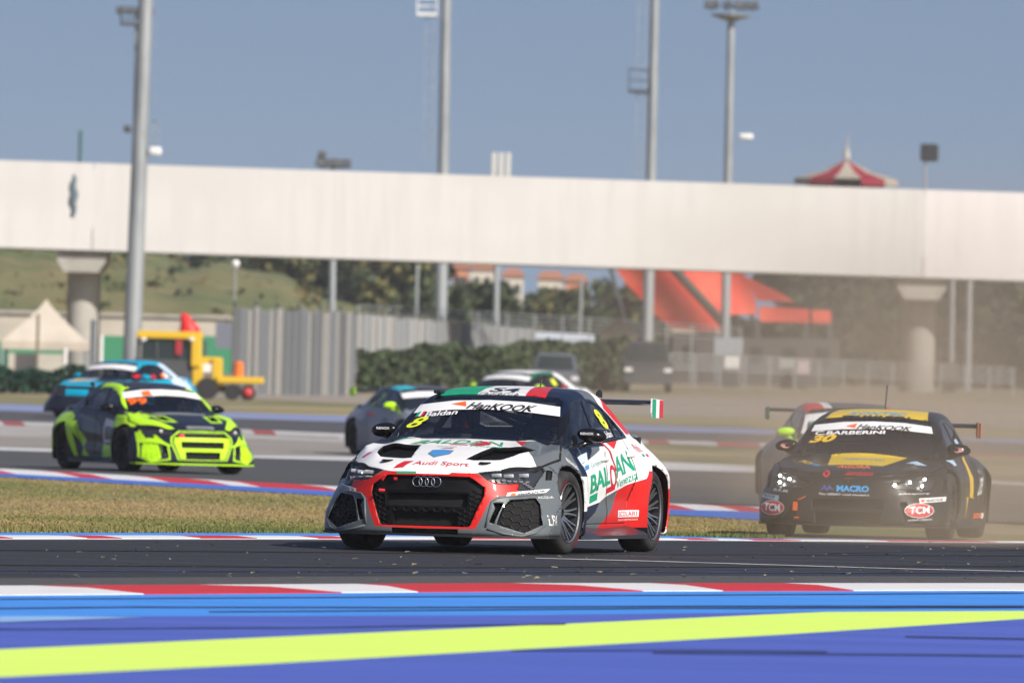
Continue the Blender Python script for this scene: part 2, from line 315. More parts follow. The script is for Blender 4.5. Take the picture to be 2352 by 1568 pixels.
# ---- footbridge across the track
D0 = 475.0
br = empty('bridge', (XW(1176, D0), D0, float(prof(D0)))); bo = Vector(br.location)
tag(br, 'long white clad bridge crossing the whole picture over the track', 'bridge')
def edge_z(px, top): return HZ(368 + (443 - 368) * px / 2352 if top else 568 + (645 - 568) * px / 2352, px, D0)
def deckpiece(name, pa, pb, y0, y1, zt, zb, m, ribs=0, step=None):
    bm = bmesh.new(); xa, xb = XW(pa, D0), XW(pb, D0)
    zz = [(edge_z(pa, 1), edge_z(pa, 0)), (edge_z(pb, 1), edge_z(pb, 0))]
    vs = []
    for (x, (t, b)) in ((xa, zz[0]), (xb, zz[1])):
        for y in (y0, y1):
            vs += [bm.verts.new((x - bo.x, y, b + zb - bo.z)), bm.verts.new((x - bo.x, y, (t + zt if zt is not None else b + .0) - bo.z))]
    a = vs
    for f in ((0, 1, 3, 2), (4, 6, 7, 5), (0, 4, 5, 1), (2, 3, 7, 6), (1, 5, 7, 3), (0, 2, 6, 4)): bm.faces.new([a[i] for i in f])
    if ribs:
        n = int((xb - xa) / ribs)
        for k in range(n):
            t = (k + .5) / n; x = xa + (xb - xa) * t - bo.x; T = zz[0][0] + (zz[1][0] - zz[0][0]) * t; B = zz[0][1] + (zz[1][1] - zz[0][1]) * t
            box(bm, (x, y0 - .0015, (T + B) / 2 - bo.z), (ribs * .45, .003, T - B - .06))
    fixn(bm); return from_bm(name, bm, m, br)
for pa, pb, m in ((-3600, -1760, WPAN), (-1758, 204, WPAN), (206, 2114, WPAN), (2116, 4100, WPAN2), (4102, 6000, WPAN)):
    deckpiece('fascia_panel', pa, pb, 0, .12, 0, 0, m, ribs=.45)
bm = bmesh.new()
xa, xb = XW(-3600, D0) - bo.x, XW(6000, D0) - bo.x
def dz_(x): return edge_z(1176, 0) + (edge_z(2352, 0) - edge_z(1176, 0)) / (XW(2352, D0) - XW(1176, D0)) * x
for (y0, y1, h0, h1) in ((.13, 7.4, .10, .95),):
    v = [bm.verts.new((x, y, dz_(x) + h - bo.z)) for x in (xa, xb) for y in (y0, y1) for h in (h0, h1)]
    for f in ((0, 1, 3, 2), (4, 6, 7, 5), (0, 4, 5, 1), (2, 3, 7, 6), (1, 5, 7, 3), (0, 2, 6, 4)): bm.faces.new([v[i] for i in f])
fixn(bm); from_bm('deck', bm, CONC, br)
bm = bmesh.new(); v = [bm.verts.new((x, y, dz_(x) + h - bo.z)) for x in (xa, xb) for y in (7.42, 7.55) for h in (0, 3.5)]
for f in ((0, 1, 3, 2), (4, 6, 7, 5), (0, 4, 5, 1), (2, 3, 7, 6), (1, 5, 7, 3), (0, 2, 6, 4)): bm.faces.new([v[i] for i in f])
fixn(bm); from_bm('rear_fascia', bm, WPAN, br)
for px, w in ((181, .66), (2115, .69), (-1750, .66), (4050, .66)):
    x = XW(px, D0) - bo.x; zb = dz_(x) + .08 - bo.z; y = 2.1 + .7
    bm = bmesh.new(); lathe(bm, [(-.5, .001), (-.5, w), (zb - .95, w), (zb - .95, .001)], 'Z', 28, (x, y, 0)); fixn(bm); pr = from_bm('pier', bm, CONC, br, True, 40)
    bm = bmesh.new(); ya, yb = .35, 6.4
    P = [(-1.02, 0), (1.02, 0), (1.02, -.52), (.72, -1.0), (-.72, -1.0), (-1.02, -.52)]
    prism(bm, P, ya, yb, lambda u, v, h: (x + u, h, zb + v)); fixn(bm); from_bm('pier_cap', bm, CONC, pr)
    for f in ():
        pass
    bm = bmesh.new(); lathe(bm, [(-.5, .001), (-.5, w), (zb - .95, w), (zb - .95, .001)], 'Z', 20, (x, 5.2, 0)); fixn(bm); from_bm('pier', bm, CONC, br, True, 40)
# ---- masts
def mast(px0, py0, px1, py1, w0, w1, D, label, top=None, cat='mast', name='light_mast', group=None, m=None):
    """from image foot/top column, widths in photo units"""
    s = FPX / D; x = XW(px1, D, py1); z1 = HZ(py0, px0, D); zb = float(prof(D)) - .2
    r = empty(name, (x, D, float(prof(D)))); tag(r, label, cat, group)
    xt = XW(px0, D, py0); bm = bmesh.new(); zf = HZ(py1, px1, D); k = (xt - x) / max(1e-6, z1 - zf); lean = k * .0
    lathe(bm, [(zb - r.location.z, w1 / s / 2 * 1.12), ((z1 - r.location.z), w0 / s / 2)], 'Z', 18, (0, 0, 0)); fixn(bm)
    for v in bm.verts: v.co.x += (v.co.z) * (k if abs(k) < .03 else 0)
    from_bm('pole', bm, m or GALV, r, True, 60); return r, s, k
def kx(r, k, z): return k * z
def platform(r, k, z, dx, w, h, m=GALV, cage=True):
    bm = bmesh.new(); x = kx(r, k, z) + dx; t = .05
    box(bm, (x, 0, z), (w, .9, .14))
    for a in (-.5, .5):
        for b in (-.45, .45): box(bm, (x + a * (w - t), b, z + h / 2), (t, t, h))
        box(bm, (x + a * (w - t), 0, z + h), (t, .9, t))
    for b in (-.45, .45): box(bm, (x, b, z + h), (w, t, t)); box(bm, (x, b, z + h / 2), (w, t * .7, t * .7))
    from_bm('platform', bm, m, r)
def ladder(r, k, z0, z1, dx, m=GALV):
    bm = bmesh.new(); n = int((z1 - z0) / .6)
    for sx in (-.2, .2): tube(bm, [(kx(r, k, z0) + dx + sx, -.1, z0), (kx(r, k, z1) + dx + sx, -.1, z1)], .022, 4)
    for i in range(n + 1):
        z = z0 + (z1 - z0) * i / n; box(bm, (kx(r, k, z) + dx, -.1, z), (.4, .03, .03))
    fixn(bm); from_bm('ladder', bm, m, r)
def floods(r, z, dxs, m=DSTL, size=.45, x0=0):
    for dx in dxs:
        bm = bmesh.new(); rbox(bm, (x0 + dx, -.15, z), (size, .22, size * .8), .04, Matrix.Rotation(random.uniform(-.4, .4), 3, 'Y') @ Matrix.Rotation(-.3, 3, 'X')); from_bm('floodlight', bm, m, r)
# big mast in front of the bridge
r, s, k = mast(340, -160, 303, 790, 31, 38, 455, 'thick grey light mast standing in front of the bridge, at the left')
zz = lambda py, px=330: HZ(py, px, 455) - r.location.z
for py in (-60, -20, 24, 64, 105, 146, 187, 229):
    z = zz(py); bm = bmesh.new(); tube(bm, [(k * z + .25, -.05, z), (k * z + .48, -.1, z), (k * z + .48, -.1, z + .12)], .018, 5); fixn(bm); from_bm('step_rung', bm, GALV, r)
bm = bmesh.new(); z0, z1 = zz(350), zz(278); xx = k * z0 + .62
for a in (-.14, .14): tube(bm, [(xx + a, -.1, z0), (xx + a, -.1, z1)], .02, 5)
for z in (z0, z0 + .5, z0 + .9, z1): box(bm, (xx, -.1, z), (.30, .04, .04))
box(bm, (xx - .2, -.1, z1), (.4, .04, .04)); fixn(bm); from_bm('bracket_frame', bm, GALV, r)
bm = bmesh.new(); rbox(bm, (xx, -.15, z0 + .05), (.5, .3, .34), .08); from_bm('white_lamp', bm, WHT, r, True)
r, s, k = mast(315, 20, 303, 800, 8, 12, 520, 'thin light pole with a lamp cluster, close left of the thick mast')
z = HZ(25, 310, 520) - r.location.z; floods(r, z, (-.9, -.45, 0, .4), size=.42); platform(r, k, HZ(56, 303, 520) - r.location.z, -.25, 1.0, .5, DSTL)
bm = bmesh.new(); rbox(bm, (0, -.2, HZ(98, 308, 520) - r.location.z), (.42, .3, .42), .1); from_bm('white_lamp', bm, WHT, r, True)
bm = bmesh.new(); rbox(bm, (-.45, -.2, HZ(296, 283, 520) - r.location.z), (.36, .3, .34), .1); from_bm('floodlight', bm, DSTL, r, True)
r, s, k = mast(1028, -150, 1012, 800, 22, 27, 520, 'tall grey mast behind the bridge with a cage platform on its left side')
platform(r, k, HZ(34, 985, 520) - r.location.z, -.86, .95, .75, WHT); ladder(r, k, HZ(362, 980, 520) - r.location.z, HZ(40, 990, 520) - r.location.z, -.72)
for py in (120, 200, 300): 
    z = HZ(py, 1000, 520) - r.location.z; bm = bmesh.new(); box(bm, (k * z - .45, 0, z), (.5, .05, .05)); from_bm('bracket', bm, GALV, r)
r, s, k = mast(1508, -150, 1487, 800, 20, 24, 520, 'tall grey mast behind the bridge, second from the right, small platform at mid height')
platform(r, k, HZ(210, 1460, 520) - r.location.z, -.66, .95, 1.0, DSTL); ladder(r, k, HZ(400, 1460, 520) - r.location.z, HZ(0, 1470, 520) - r.location.z, -.55)
r, s, k = mast(1680, 28, 1664, 860, 17, 21, 560, 'tall mast with a crown of floodlights at the top edge of the picture')
z = HZ(34, 1680, 560) - r.location.z; bm = bmesh.new(); lathe(bm, [(z - .35, .15), (z - .1, .95), (z, 1.0), (z + .05, .2)], 'Z', 16, (k * z, 0, 0)); fixn(bm); from_bm('head_ring', bm, GALV, r)
floods(r, z + .45, (-1.1, -.85, -.2, .35, .7, 1.1), size=.48, x0=k * z)
bm = bmesh.new(); rbox(bm, (.75, -.2, HZ(314, 1697, 560) - r.location.z), (.7, .3, .3), .1); from_bm('white_lamp', bm, WHT, r, True)
for (px, D, w, pt, pf, lab) in ((765, 540, 16, 385, 690, 'light pole with dark floodlights peeping over the bridge, left of centre'), (1142, 560, 14, 395, 700, 'pole carrying pale antenna panels just above the bridge'), (2123, 520, 7, 368, 800, 'slim pole with one square floodlight above the right end of the bridge'),
        (2185, 500, 13, 600, 845, 'pale pole under the bridge, right of the right hand pier'), (955, 600, 8, 606, 760, 'thin pole under the bridge beside the thick mast'), (1331, 600, 8, 640, 760, 'thin pole standing in front of the far houses'), (537, 430, 5, 612, 760, 'slender lamp post with a white globe before the grass bank'), (2224, 520, 15, 620, 830, 'faint grey post near the trees at the right')):
    r, s, k = mast(px + 4, pt, px, pf, w * .85, w, D, lab, cat='pole', name='pole')
    z = HZ(pt, px, D) - r.location.z
    if px == 765: floods(r, z + .2, (-.75, -.35, .1, .45), size=.5); floods(r, z + .6, (-.7,), size=.4)
    if px == 1142:
        for a in (-.35, 0, .35):
            bm = bmesh.new(); rbox(bm, (a, -.15, z + .3), (.26, .16, 1.3), .05); from_bm('antenna_panel', bm, mat('antenna_white', (.55, .54, .5), .6), r)
    if px == 2123:
        bm = bmesh.new(); rbox(bm, (0, -.1, z + .35), (.82, .3, .8), .08); from_bm('floodlight', bm, mat('flood_black', (.02, .022, .024), .6), r)
    if px == 537:
        bm = bmesh.new(); bmesh.ops.create_uvsphere(bm, u_segments=12, v_segments=8, radius=.16, matrix=Matrix.Translation((0, 0, z + .1))); from_bm('globe', bm, WHT, r, True)
# mast shadow-like furled banner and green pole at the left end
bm = bmesh.new(); zt, zb = HZ(300, 176, 470), HZ(372, 176, 470); x = XW(172, 472)
g_ = float(prof(470)); tube(bm, [(0, 0, 0), (.0, 0, HZ(300, 176, 492) - g_)], .075, 8); fixn(bm)
r = empty('flag_pole', (XW(172, 492), 492, g_)); tag(r, 'dark green pole rising over the left end of the bridge', 'pole')
fp = from_bm('pole', bm, mat('pole_green', (.03, .10, .08), .6), r, True)
bm = bmesh.new(); zA = HZ(401, 161, 469.6) - g_; zB = HZ(500, 161, 469.6) - g_; n = 9; pts = [(-.10 + .05 * math.sin(i * 1.9), -.35, zA + (zB - zA) * i / n) for i in range(n + 1)]
tube(bm, pts, [.05 + .13 * math.sin(math.pi * (i + .3) / (n + .6)) for i in range(n + 1)], 8); fixn(bm)
b_ = from_bm('furled_banner', bm, mat('banner_slate', (.10, .14, .17), .8), None, True); b_.location = (XW(165, 470), 470, g_); tag(b_, 'slate blue furled banner hanging before the white bridge at the left', 'banner')
# ---- pagoda roof over the bridge
D = 665; x = XW(1944, D, 400); zb = HZ(412, 1944, D); gz = float(prof(D)); pg = empty('pavilion', (x, D, gz)); tag(pg, 'red and white striped pavilion roof showing above the bridge', 'pavilion')
rw = 122 / (FPX / D); zt = HZ(368, 1944, D) - gz; ze = zb - gz
for k in range(12):
    a0, a1 = 2 * math.pi * (k - .5) / 12, 2 * math.pi * (k + .5) / 12; bm = bmesh.new()
    c = [(.1 * math.cos(a0), .1 * math.sin(a0), zt), (.1 * math.cos(a1), .1 * math.sin(a1), zt)]; mi = [(rw * .5 * math.cos(a), rw * .5 * math.sin(a), ze + (zt - ze) * .38) for a in (a0, a1)]; o_ = [(rw * math.cos(a), rw * math.sin(a), ze) for a in (a0, a1)]; q = [(p[0], p[1], ze - .35) for p in o_]
    V = [[bm.verts.new(p) for p in row] for row in (c, mi, o_, q)]
    for A, B in zip(V, V[1:]): bm.faces.new((A[0], B[0], B[1], A[1]))
    bmesh.ops.solidify(bm, geom=bm.faces[:], thickness=.05); fixn(bm); from_bm('roof_gore', bm, (mat('canvas_cream', (.66, .60, .50), .8) if k % 2 else mat('canvas_crimson', (.48, .03, .07), .8)), pg)
bm = bmesh.new(); lathe(bm, [(ze - 3.2, rw * .72), (ze - .3, rw * .72)], 'Z', 12); lathe(bm, [(0, .8), (ze - 3.2, .8)], 'Z', 12); fixn(bm); from_bm('drum', bm, mat('pavilion_maroon', (.10, .03, .05), .8), pg)
bm = bmesh.new(); tube(bm, [(0, 0, zt - .2), (0, 0, zt + 1.4)], .07, 6, r2=.04); fixn(bm); from_bm('finial', bm, mat('finial_grey', (.4, .36, .36), .7), pg)
bm = bmesh.new(); lathe(bm, [(zt + .1, .22), (zt + .5, .14), (zt + .9, .03)], 'Z', 8); fixn(bm); from_bm('finial_base', bm, CREAM, pg)
# ---- grass bank
bk_m = mat('bank_grass', (.155, .145, .055), .95, noise=[((.10, .10, .16), (.085, .115, .038), .42, .60, 5), ((.35, .35, .6), (.21, .165, .08), .5, .68, 4), ((1.4, 1.4, 2), (.10, .10, .045), .55, .72, 3)])
bm = bmesh.new(); rows = []
def crest(px): return float(np.interp(px, [-2500, -600, 0, 340, 430, 560, 700, 830, 960, 1100], [470, 500, 520, 566, 590, 628, 668, 700, 730, 760]))
pxs = np.arange(-2500, 1150, 45)
for j in range(11):
    t = j / 10; D = 520 + 130 * t; row = []
    for px in pxs:
        X = XW(px, 600); zc = HZ(crest(px), px, 600) + .35 * math.sin(px * .013) + .2 * math.sin(px * .041); e = t / .62
        h = zc * (e * e * (3 - 2 * e) if e < 1 else 1 - .15 * (e - 1)); row.append(bm.verts.new((X, D, max(.9, h) + .12 * random.random())))
    rows.append(row)
for a, b in zip(rows, rows[1:]):
    for k in range(len(pxs) - 1): bm.faces.new((a[k], a[k + 1], b[k + 1], b[k]))
from_bm('hill', bm, bk_m, None, True)['kind'] = 'structure'
# ---- trees: tapered trunk, limbs, crown of small leaf clumps
LEAF = [mat('leaf_olive', (.12, .11, .03), .85), mat('leaf_dark', (.028, .042, .016), .85), mat('leaf_green', (.05, .07, .022), .85), mat('leaf_brown', (.17, .12, .04), .85)]; BARK = mat('bark', (.08, .065, .05), .9)
def leaves(bm, cs, n, size, mis):
    """cs: list of (centre, radii) lobes"""
    for c, rad in cs:
        k = int(n / len(cs))
        for _ in range(k):
            d = Vector(RNG.normal(size=3)).normalized(); rr = RNG.random() ** .45; p = Vector((c[0] + d.x * rad[0] * rr, c[1] + d.y * rad[1] * rr, c[2] + d.z * rad[2] * rr))
            u = Vector(RNG.normal(size=3)).normalized(); v = u.orthogonal().normalized(); w = u.cross(v); s1 = size * RNG.uniform(.5, 1.3); s2 = s1 * RNG.uniform(.4, .9)
            f = bm.faces.new([bm.verts.new(p + v * s1), bm.verts.new(p + w * s2), bm.verts.new(p - v * s1), bm.verts.new(p - w * s2)]); f.material_index = mis[RNG.integers(len(mis))]
def tree(x, D, h, w, mis, label, n=900, size=.33, group='trees beyond the bridge', z0=None):
    gz = float(prof(D)) if z0 is None else z0; r = empty('tree', (x, D, gz)); tag(r, label, 'tree', group)
    bm = bmesh.new(); tube(bm, [(0, 0, -.3), (.1, 0, h * .25), (-.05, .1, h * .5), (0, 0, h * .8)], [.25, .2, .13, .04], 7)
    for i in range(6):
        a = i * 2.4; z = h * (.28 + .07 * i); tube(bm, [(0, 0, z), (math.cos(a) * w * .2, math.sin(a) * w * .2, z + h * .1), (math.cos(a) * w * .36, math.sin(a) * w * .36, z + h * .2)], [.09, .06, .02], 5)
    fixn(bm); from_bm('trunk', bm, BARK, r, True)
    bm = bmesh.new(); L = []
    for i in range(11):
        a = RNG.uniform(0, 6.28); q = RNG.uniform(.05, .34) * w; z = h * RNG.uniform(.32, .88); L.append(((math.cos(a) * q, math.sin(a) * q, z), (w * RNG.uniform(.16, .26), w * RNG.uniform(.16, .26), h * RNG.uniform(.09, .15))))
    leaves(bm, L, n, size, mis); from_bm('crown', bm, LEAF, r)
bm = bmesh.new()
for _ in range(170):
    px = RNG.uniform(-600, 800); t = RNG.uniform(.05, .6); D = 520 + 130 * t; zc = HZ(crest(px), px, 600); e = t / .62; hz = max(.9, zc * (e * e * (3 - 2 * e))); c = (XW(px, 600), D, hz + .15); rr = RNG.uniform(.3, 1.1)
    leaves(bm, [(c, (rr * 1.3, rr, rr * .35))], 16, .20, (int(RNG.integers(4)),))
o = from_bm('scrub', bm, LEAF); o['kind'] = 'stuff'; tag(o, 'low scrub growing over the grass bank', 'scrub')
RT = [('olive brown tree', (0, 3)), ('dark green tree', (1, 2)), ('mixed green tree', (2, 0))]
tl = [(360, 575), (420, 572), (480, 566), (545, 574), (610, 570), (668, 565), (720, 568), (775, 575), (830, 566), (885, 574), (930, 570), (985, 580)]
names_t = ['first', 'second', 'third', 'fourth', 'fifth', 'sixth', 'seventh', 'eighth', 'ninth', 'tenth', 'eleventh', 'twelfth', 'thirteenth', 'fourteenth']
for i, (px, py) in enumerate(tl):
    D = 670 + (i * 37) % 60; s = FPX / D; kd = RT[(i * 2 + i // 3) % 3]; hh = HZ(540, px, D) - float(prof(D))
    tree(XW(px, D), D, hh, 4.4, kd[1], f'{kd[0]}, {names_t[i]} from the left of the row above the grass bank', n=1100, group='trees above the grass bank')
tl = [(870, 655), (940, 668), (1010, 660), (1085, 655), (1150, 660), (1215, 662), (1280, 660), (1340, 655), (1400, 650), (1450, 640)]
for i, (px, py) in enumerate(tl):
    D = 610 + (i * 23) % 40; kd = RT[(i + 1) % 3]; hh = HZ(py - 12, px, D) - float(prof(D))
    tree(XW(px, D), D, hh, 4.2, (1, 2) if i % 3 else (1, 0), f'dark bushy tree, {names_t[i]} from the left of the row below the far houses', n=900, group='trees below the far houses')
tl = [(1800, 640, 1), (1850, 620, 1), (1905, 625, 1), (1975, 615, 1), (2060, 620, 1), (2180, 610, 1), (2240, 600, 2), (2290, 590, 1), (2345, 585, 2), (2400, 590, 1), (2480, 590, 2), (2580, 590, 1)]
for i, (px, py, q) in enumerate(tl):
    D = 625 + (i * 29) % 50; hh = HZ(575, px, D) - float(prof(D))
    tree(XW(px, D), D, hh, 5.2, (1,) if q == 1 else (1, 2, 0), f'dark dense tree, {names_t[i]} from the left of the grove behind the right hand pier', n=1600, size=.38, group='dark trees behind the right hand pier')
# ---- far houses
HO = mat('house_orange', (.60, .25, .12), .9); HC = mat('house_cream', (.62, .56, .46), .9); RTL = mat('roof_tile', (.40, .17, .10), .9)
D = 1300; s = FPX / D; gz = float(prof(D))
for (a, b, py, m, lab) in ((1035, 1072, 604, HO, 'orange house leftmost of the far houses under the bridge'), (1076, 1130, 606, HC, 'pale house with orange roof beside the orange one'), (1150, 1198, 622, HC, 'cream house in the middle of the far row'), (1232, 1290, 628, HC, 'cream house right of the middle one, behind treetops'), (1296, 1345, 634, HO, 'salmon house near the red canopy')):
    x0, x1 = XW(a, D), XW(b, D); zt = HZ(py + 12, (a + b) / 2, D) - gz; r = empty('house', ((x0 + x1) / 2, D, gz)); tag(r, lab, 'house'); w = x1 - x0
    bm = bmesh.new(); box(bm, (0, 4, zt / 2), (w, 8, zt)); from_bm('wall', bm, m, r)
    bm = bmesh.new(); prism(bm, [(-w / 2 - .3, zt), (w / 2 + .3, zt), (w / 2 - .5, zt + .9), (-w / 2 + .5, zt + .9)], -.4, 8.4, lambda u, v, h: (u, h, v)); fixn(bm); from_bm('roof', bm, RTL, r)
    for i in range(2):
        for j in range(3):
            bm = bmesh.new(); box(bm, (-w * .22 + i * w * .44, -.03, zt - 1.5 - j * 2.6), (.7, .08, 1.2)); from_bm('window', bm, GLD, r)
# ---- cream low buildings and green hoarding at the left
def wallpiece(name, label, cat, a, b, pt, pb, D, m, th=.4, group=None, panels=0, roof=None):
    x0, x1 = XW(a, D), XW(b, D); gz = float(prof(D)); z1, z0 = HZ(pt, (a + b) / 2, D), (gz - .1 if pb is None else HZ(pb, (a + b) / 2, D)); r = empty(name, ((x0 + x1) / 2, D, gz)); tag(r, label, cat, group)
    bm = bmesh.new(); box(bm, (0, th / 2, (z0 + z1) / 2 - gz), (x1 - x0, th, z1 - z0)); from_bm('panel' if not panels else 'wall', bm, m, r)
    if roof: bm = bmesh.new(); box(bm, (0, th / 2, z1 - gz + .06), (x1 - x0 + .3, th + .3, .14)); from_bm('roof', bm, roof, r)
    for i in range(panels):
        x = -(x1 - x0) / 2 + (x1 - x0) * (i + .5) / panels; bm = bmesh.new(); box(bm, (x, -.03, (z1 - gz) * .62), ((x1 - x0) / panels * .35, .08, (z1 - gz) * .35)); from_bm('window', bm, GLD, r)
    return r
wallpiece('low_building', 'long cream single storey building behind the gazebo and the loader', 'building', -400, 517, 720, None, 505, CREAM, 6, roof=CONC)
wallpiece('hoarding', 'green hoarding behind the gazebo at the far left', 'hoarding', -300, 196, 782, None, 492, P_GRN, .08)
wallpiece('hoarding', 'green hoarding between the gazebo and the thick mast', 'hoarding', 236, 283, 771, None, 492, P_GRN, .08)
wallpiece('hoarding', 'green hoarding seen between the loader and the grey fence', 'hoarding', 446, 531, 772, None, 492, P_GRN, .08)
wallpiece('cabin', 'grey blue site cabin at the left end of the corrugated fence', 'cabin', 494, 536, 741, 800, 470, mat('cabin_grey', (.16, .17, .21), .7), 1.5)
# gazebo
D = 430; s = FPX / D; gz = float(prof(D)); r = empty('gazebo', (XW(104, D), D, gz)); tag(r, 'cream pyramid roofed gazebo tent at the left', 'gazebo')
za, ze, zr = HZ(687, 120, D) - gz, HZ(785, 100, D) - gz, HZ(796, 100, D) - gz; hw = 97 / s
bm = bmesh.new(); C_ = [(-hw, -hw), (hw, -hw), (hw, hw), (-hw, hw)]; n = 8
for k in range(4):
    a, b = C_[k], C_[(k + 1) % 4]; rows = []
    for j in range(n + 1):
        t = j / n; zz_ = za + (ze - za) * (t ** .85); rows.append([bm.verts.new((a[0] * t, a[1] * t, zz_)), bm.verts.new((b[0] * t, b[1] * t, zz_))])
    rows.append([bm.verts.new((a[0], a[1], zr - .12)), bm.verts.new((b[0], b[1], zr - .12))])
    for A, B in zip(rows, rows[1:]): bm.faces.new((A[0], B[0], B[1], A[1]))
bmesh.ops.remove_doubles(bm, verts=bm.verts, dist=1e-4); fixn(bm); from_bm('canopy', bm, mat('tent_cream', (.54, .475, .385), .85, noise=[((.8, .8, .8), (.46, .40, .33), .45, .65, 3)]), r)
for x, y in C_: bm = bmesh.new(); tube(bm, [(x * .97, y * .97, -.1), (x * .97, y * .97, ze)], .05, 6); fixn(bm); from_bm('leg', bm, GALV, r)
for (a, w, py, lab, m) in ((213, 12, 735, 'dark steel post right of the gazebo', mat('slate_steel', (.12, .14, .17), .6)), (232, 9, 770, 'short white post beside the dark steel post', WHT), (86, 7, 722, 'brown timber post in front of the gazebo', mat('post_brown', (.2, .17, .12), .8)), (150, 10, 800, 'white post under the right edge of the gazebo', WHT)):
    D = 415; s = FPX / D; gz = float(prof(D)); bm = bmesh.new(); hgt = HZ(py, a, D) - gz; lathe(bm, [(-.1, w / s / 2), (hgt, w / s / 2), (hgt + .02, .01)], 'Z', 10); fixn(bm); o = from_bm('post', bm, m, None, True, 50); o.location = (XW(a, D), D, gz); tag(o, lab, 'post')
r = wallpiece('cabin', 'pale grey site cabin low behind the gazebo', 'cabin', 20, 150, 812, None, 460, CREAM, 2)
# second small tent
D = 480; s = FPX / D; gz = float(prof(D)); r = empty('gazebo', (XW(1420, D), D, gz)); tag(r, 'small pale gazebo roof over the hedge, left of the red canopy', 'gazebo')
za, ze = HZ(727, 1415, D) - gz, HZ(768, 1415, D) - gz; hw = 46 / s; bm = bmesh.new(); C_ = [(-hw, -hw), (hw, -hw), (hw, hw), (-hw, hw)]; ap = bm.verts.new((0, 0, za)); q = [bm.verts.new((x, y, ze)) for x, y in C_]; q2 = [bm.verts.new((x, y, ze - .25)) for x, y in C_]
for k in range(4): bm.faces.new((ap, q[k], q[(k + 1) % 4])); bm.faces.new((q[k], q2[k], q2[(k + 1) % 4], q[(k + 1) % 4]))
fixn(bm); from_bm('canopy', bm, mat('tent_pale', (.50, .45, .38), .85), r)
for x, y in C_: bm = bmesh.new(); tube(bm, [(x * .97, y * .97, -.1), (x * .97, y * .97, ze)], .05, 6); fixn(bm); from_bm('leg', bm, GALV, r)
# ---- dark green tyre wall / hedge at the far left
def hedge(name, label, a, b, pta, ptb, D, Db, th, mats_, n, size, low=None):
    x0, x1 = XW(a, D), XW(b, Db); bm = bmesh.new(); gz = float(prof(D))
    o = empty(name, ((x0 + x1) / 2, (D + Db) / 2, gz)); tag(o, label, 'hedge')
    for _ in range(n):
        t = RNG.random(); x = x0 + (x1 - x0) * t; y = D + (Db - D) * t + RNG.random() * th; g = float(prof(y)); zt = HZ(pta + (ptb - pta) * t, a + (b - a) * t, D + (Db - D) * t) + .10 * math.sin(x * 1.7) + .06 * math.sin(x * 5.1); z = g + (zt - g) * RNG.random() ** .8
        u = Vector(RNG.normal(size=3)).normalized(); v = u.orthogonal().normalized(); w = u.cross(v); s1 = size * RNG.uniform(.5, 1.3); p = Vector((x, y, z)) - o.location
        f = bm.faces.new([bm.verts.new(p + v * s1), bm.verts.new(p + w * s1 * .7), bm.verts.new(p - v * s1), bm.verts.new(p - w * s1 * .7)]); f.material_index = int(RNG.integers(len(mats_)))
    from_bm('foliage', bm, mats_, o)
    n_ = 8
    for i in range(n_):
        bm = bmesh.new(); t = (i + .5) / n_; x = x0 + (x1 - x0) * t; y = D + (Db - D) * t + th / 2; tube(bm, [(x - o.location.x, y - o.location.y, -.2), (x - o.location.x + .1, y - o.location.y, .9)], .05, 5); fixn(bm); from_bm('stem', bm, BARK, o)
hedge('hedge', 'dark green clipped hedge along the track at the far left', -500, 196, 835, 846, 372, 372, 1.2, [mat('hedge_deep', (.004, .05, .022), .8), mat('hedge_deep_dark', (.003, .03, .014), .8)], 6500, .09)
hedge('hedge', 'broad green hedge in front of the corrugated fence, behind the white car', 822, 1446, 803, 778, 410, 440, 1.6, [mat('hedge_green', (.055, .085, .028), .85), mat('hedge_dull', (.035, .045, .022), .85)], 9000, .13)  # two leaf tones, one duller, mixed at random over the foliage
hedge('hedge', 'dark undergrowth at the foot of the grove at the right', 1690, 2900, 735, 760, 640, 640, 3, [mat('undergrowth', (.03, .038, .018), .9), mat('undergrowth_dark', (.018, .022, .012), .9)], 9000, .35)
hedge('hedge', 'dark undergrowth below the far houses, behind the corrugated fences', 800, 1690, 705, 725, 655, 655, 3, [mat('undergrowth', (.03, .038, .018), .9), mat('undergrowth_olive', (.06, .06, .022), .9)], 7000, .35)
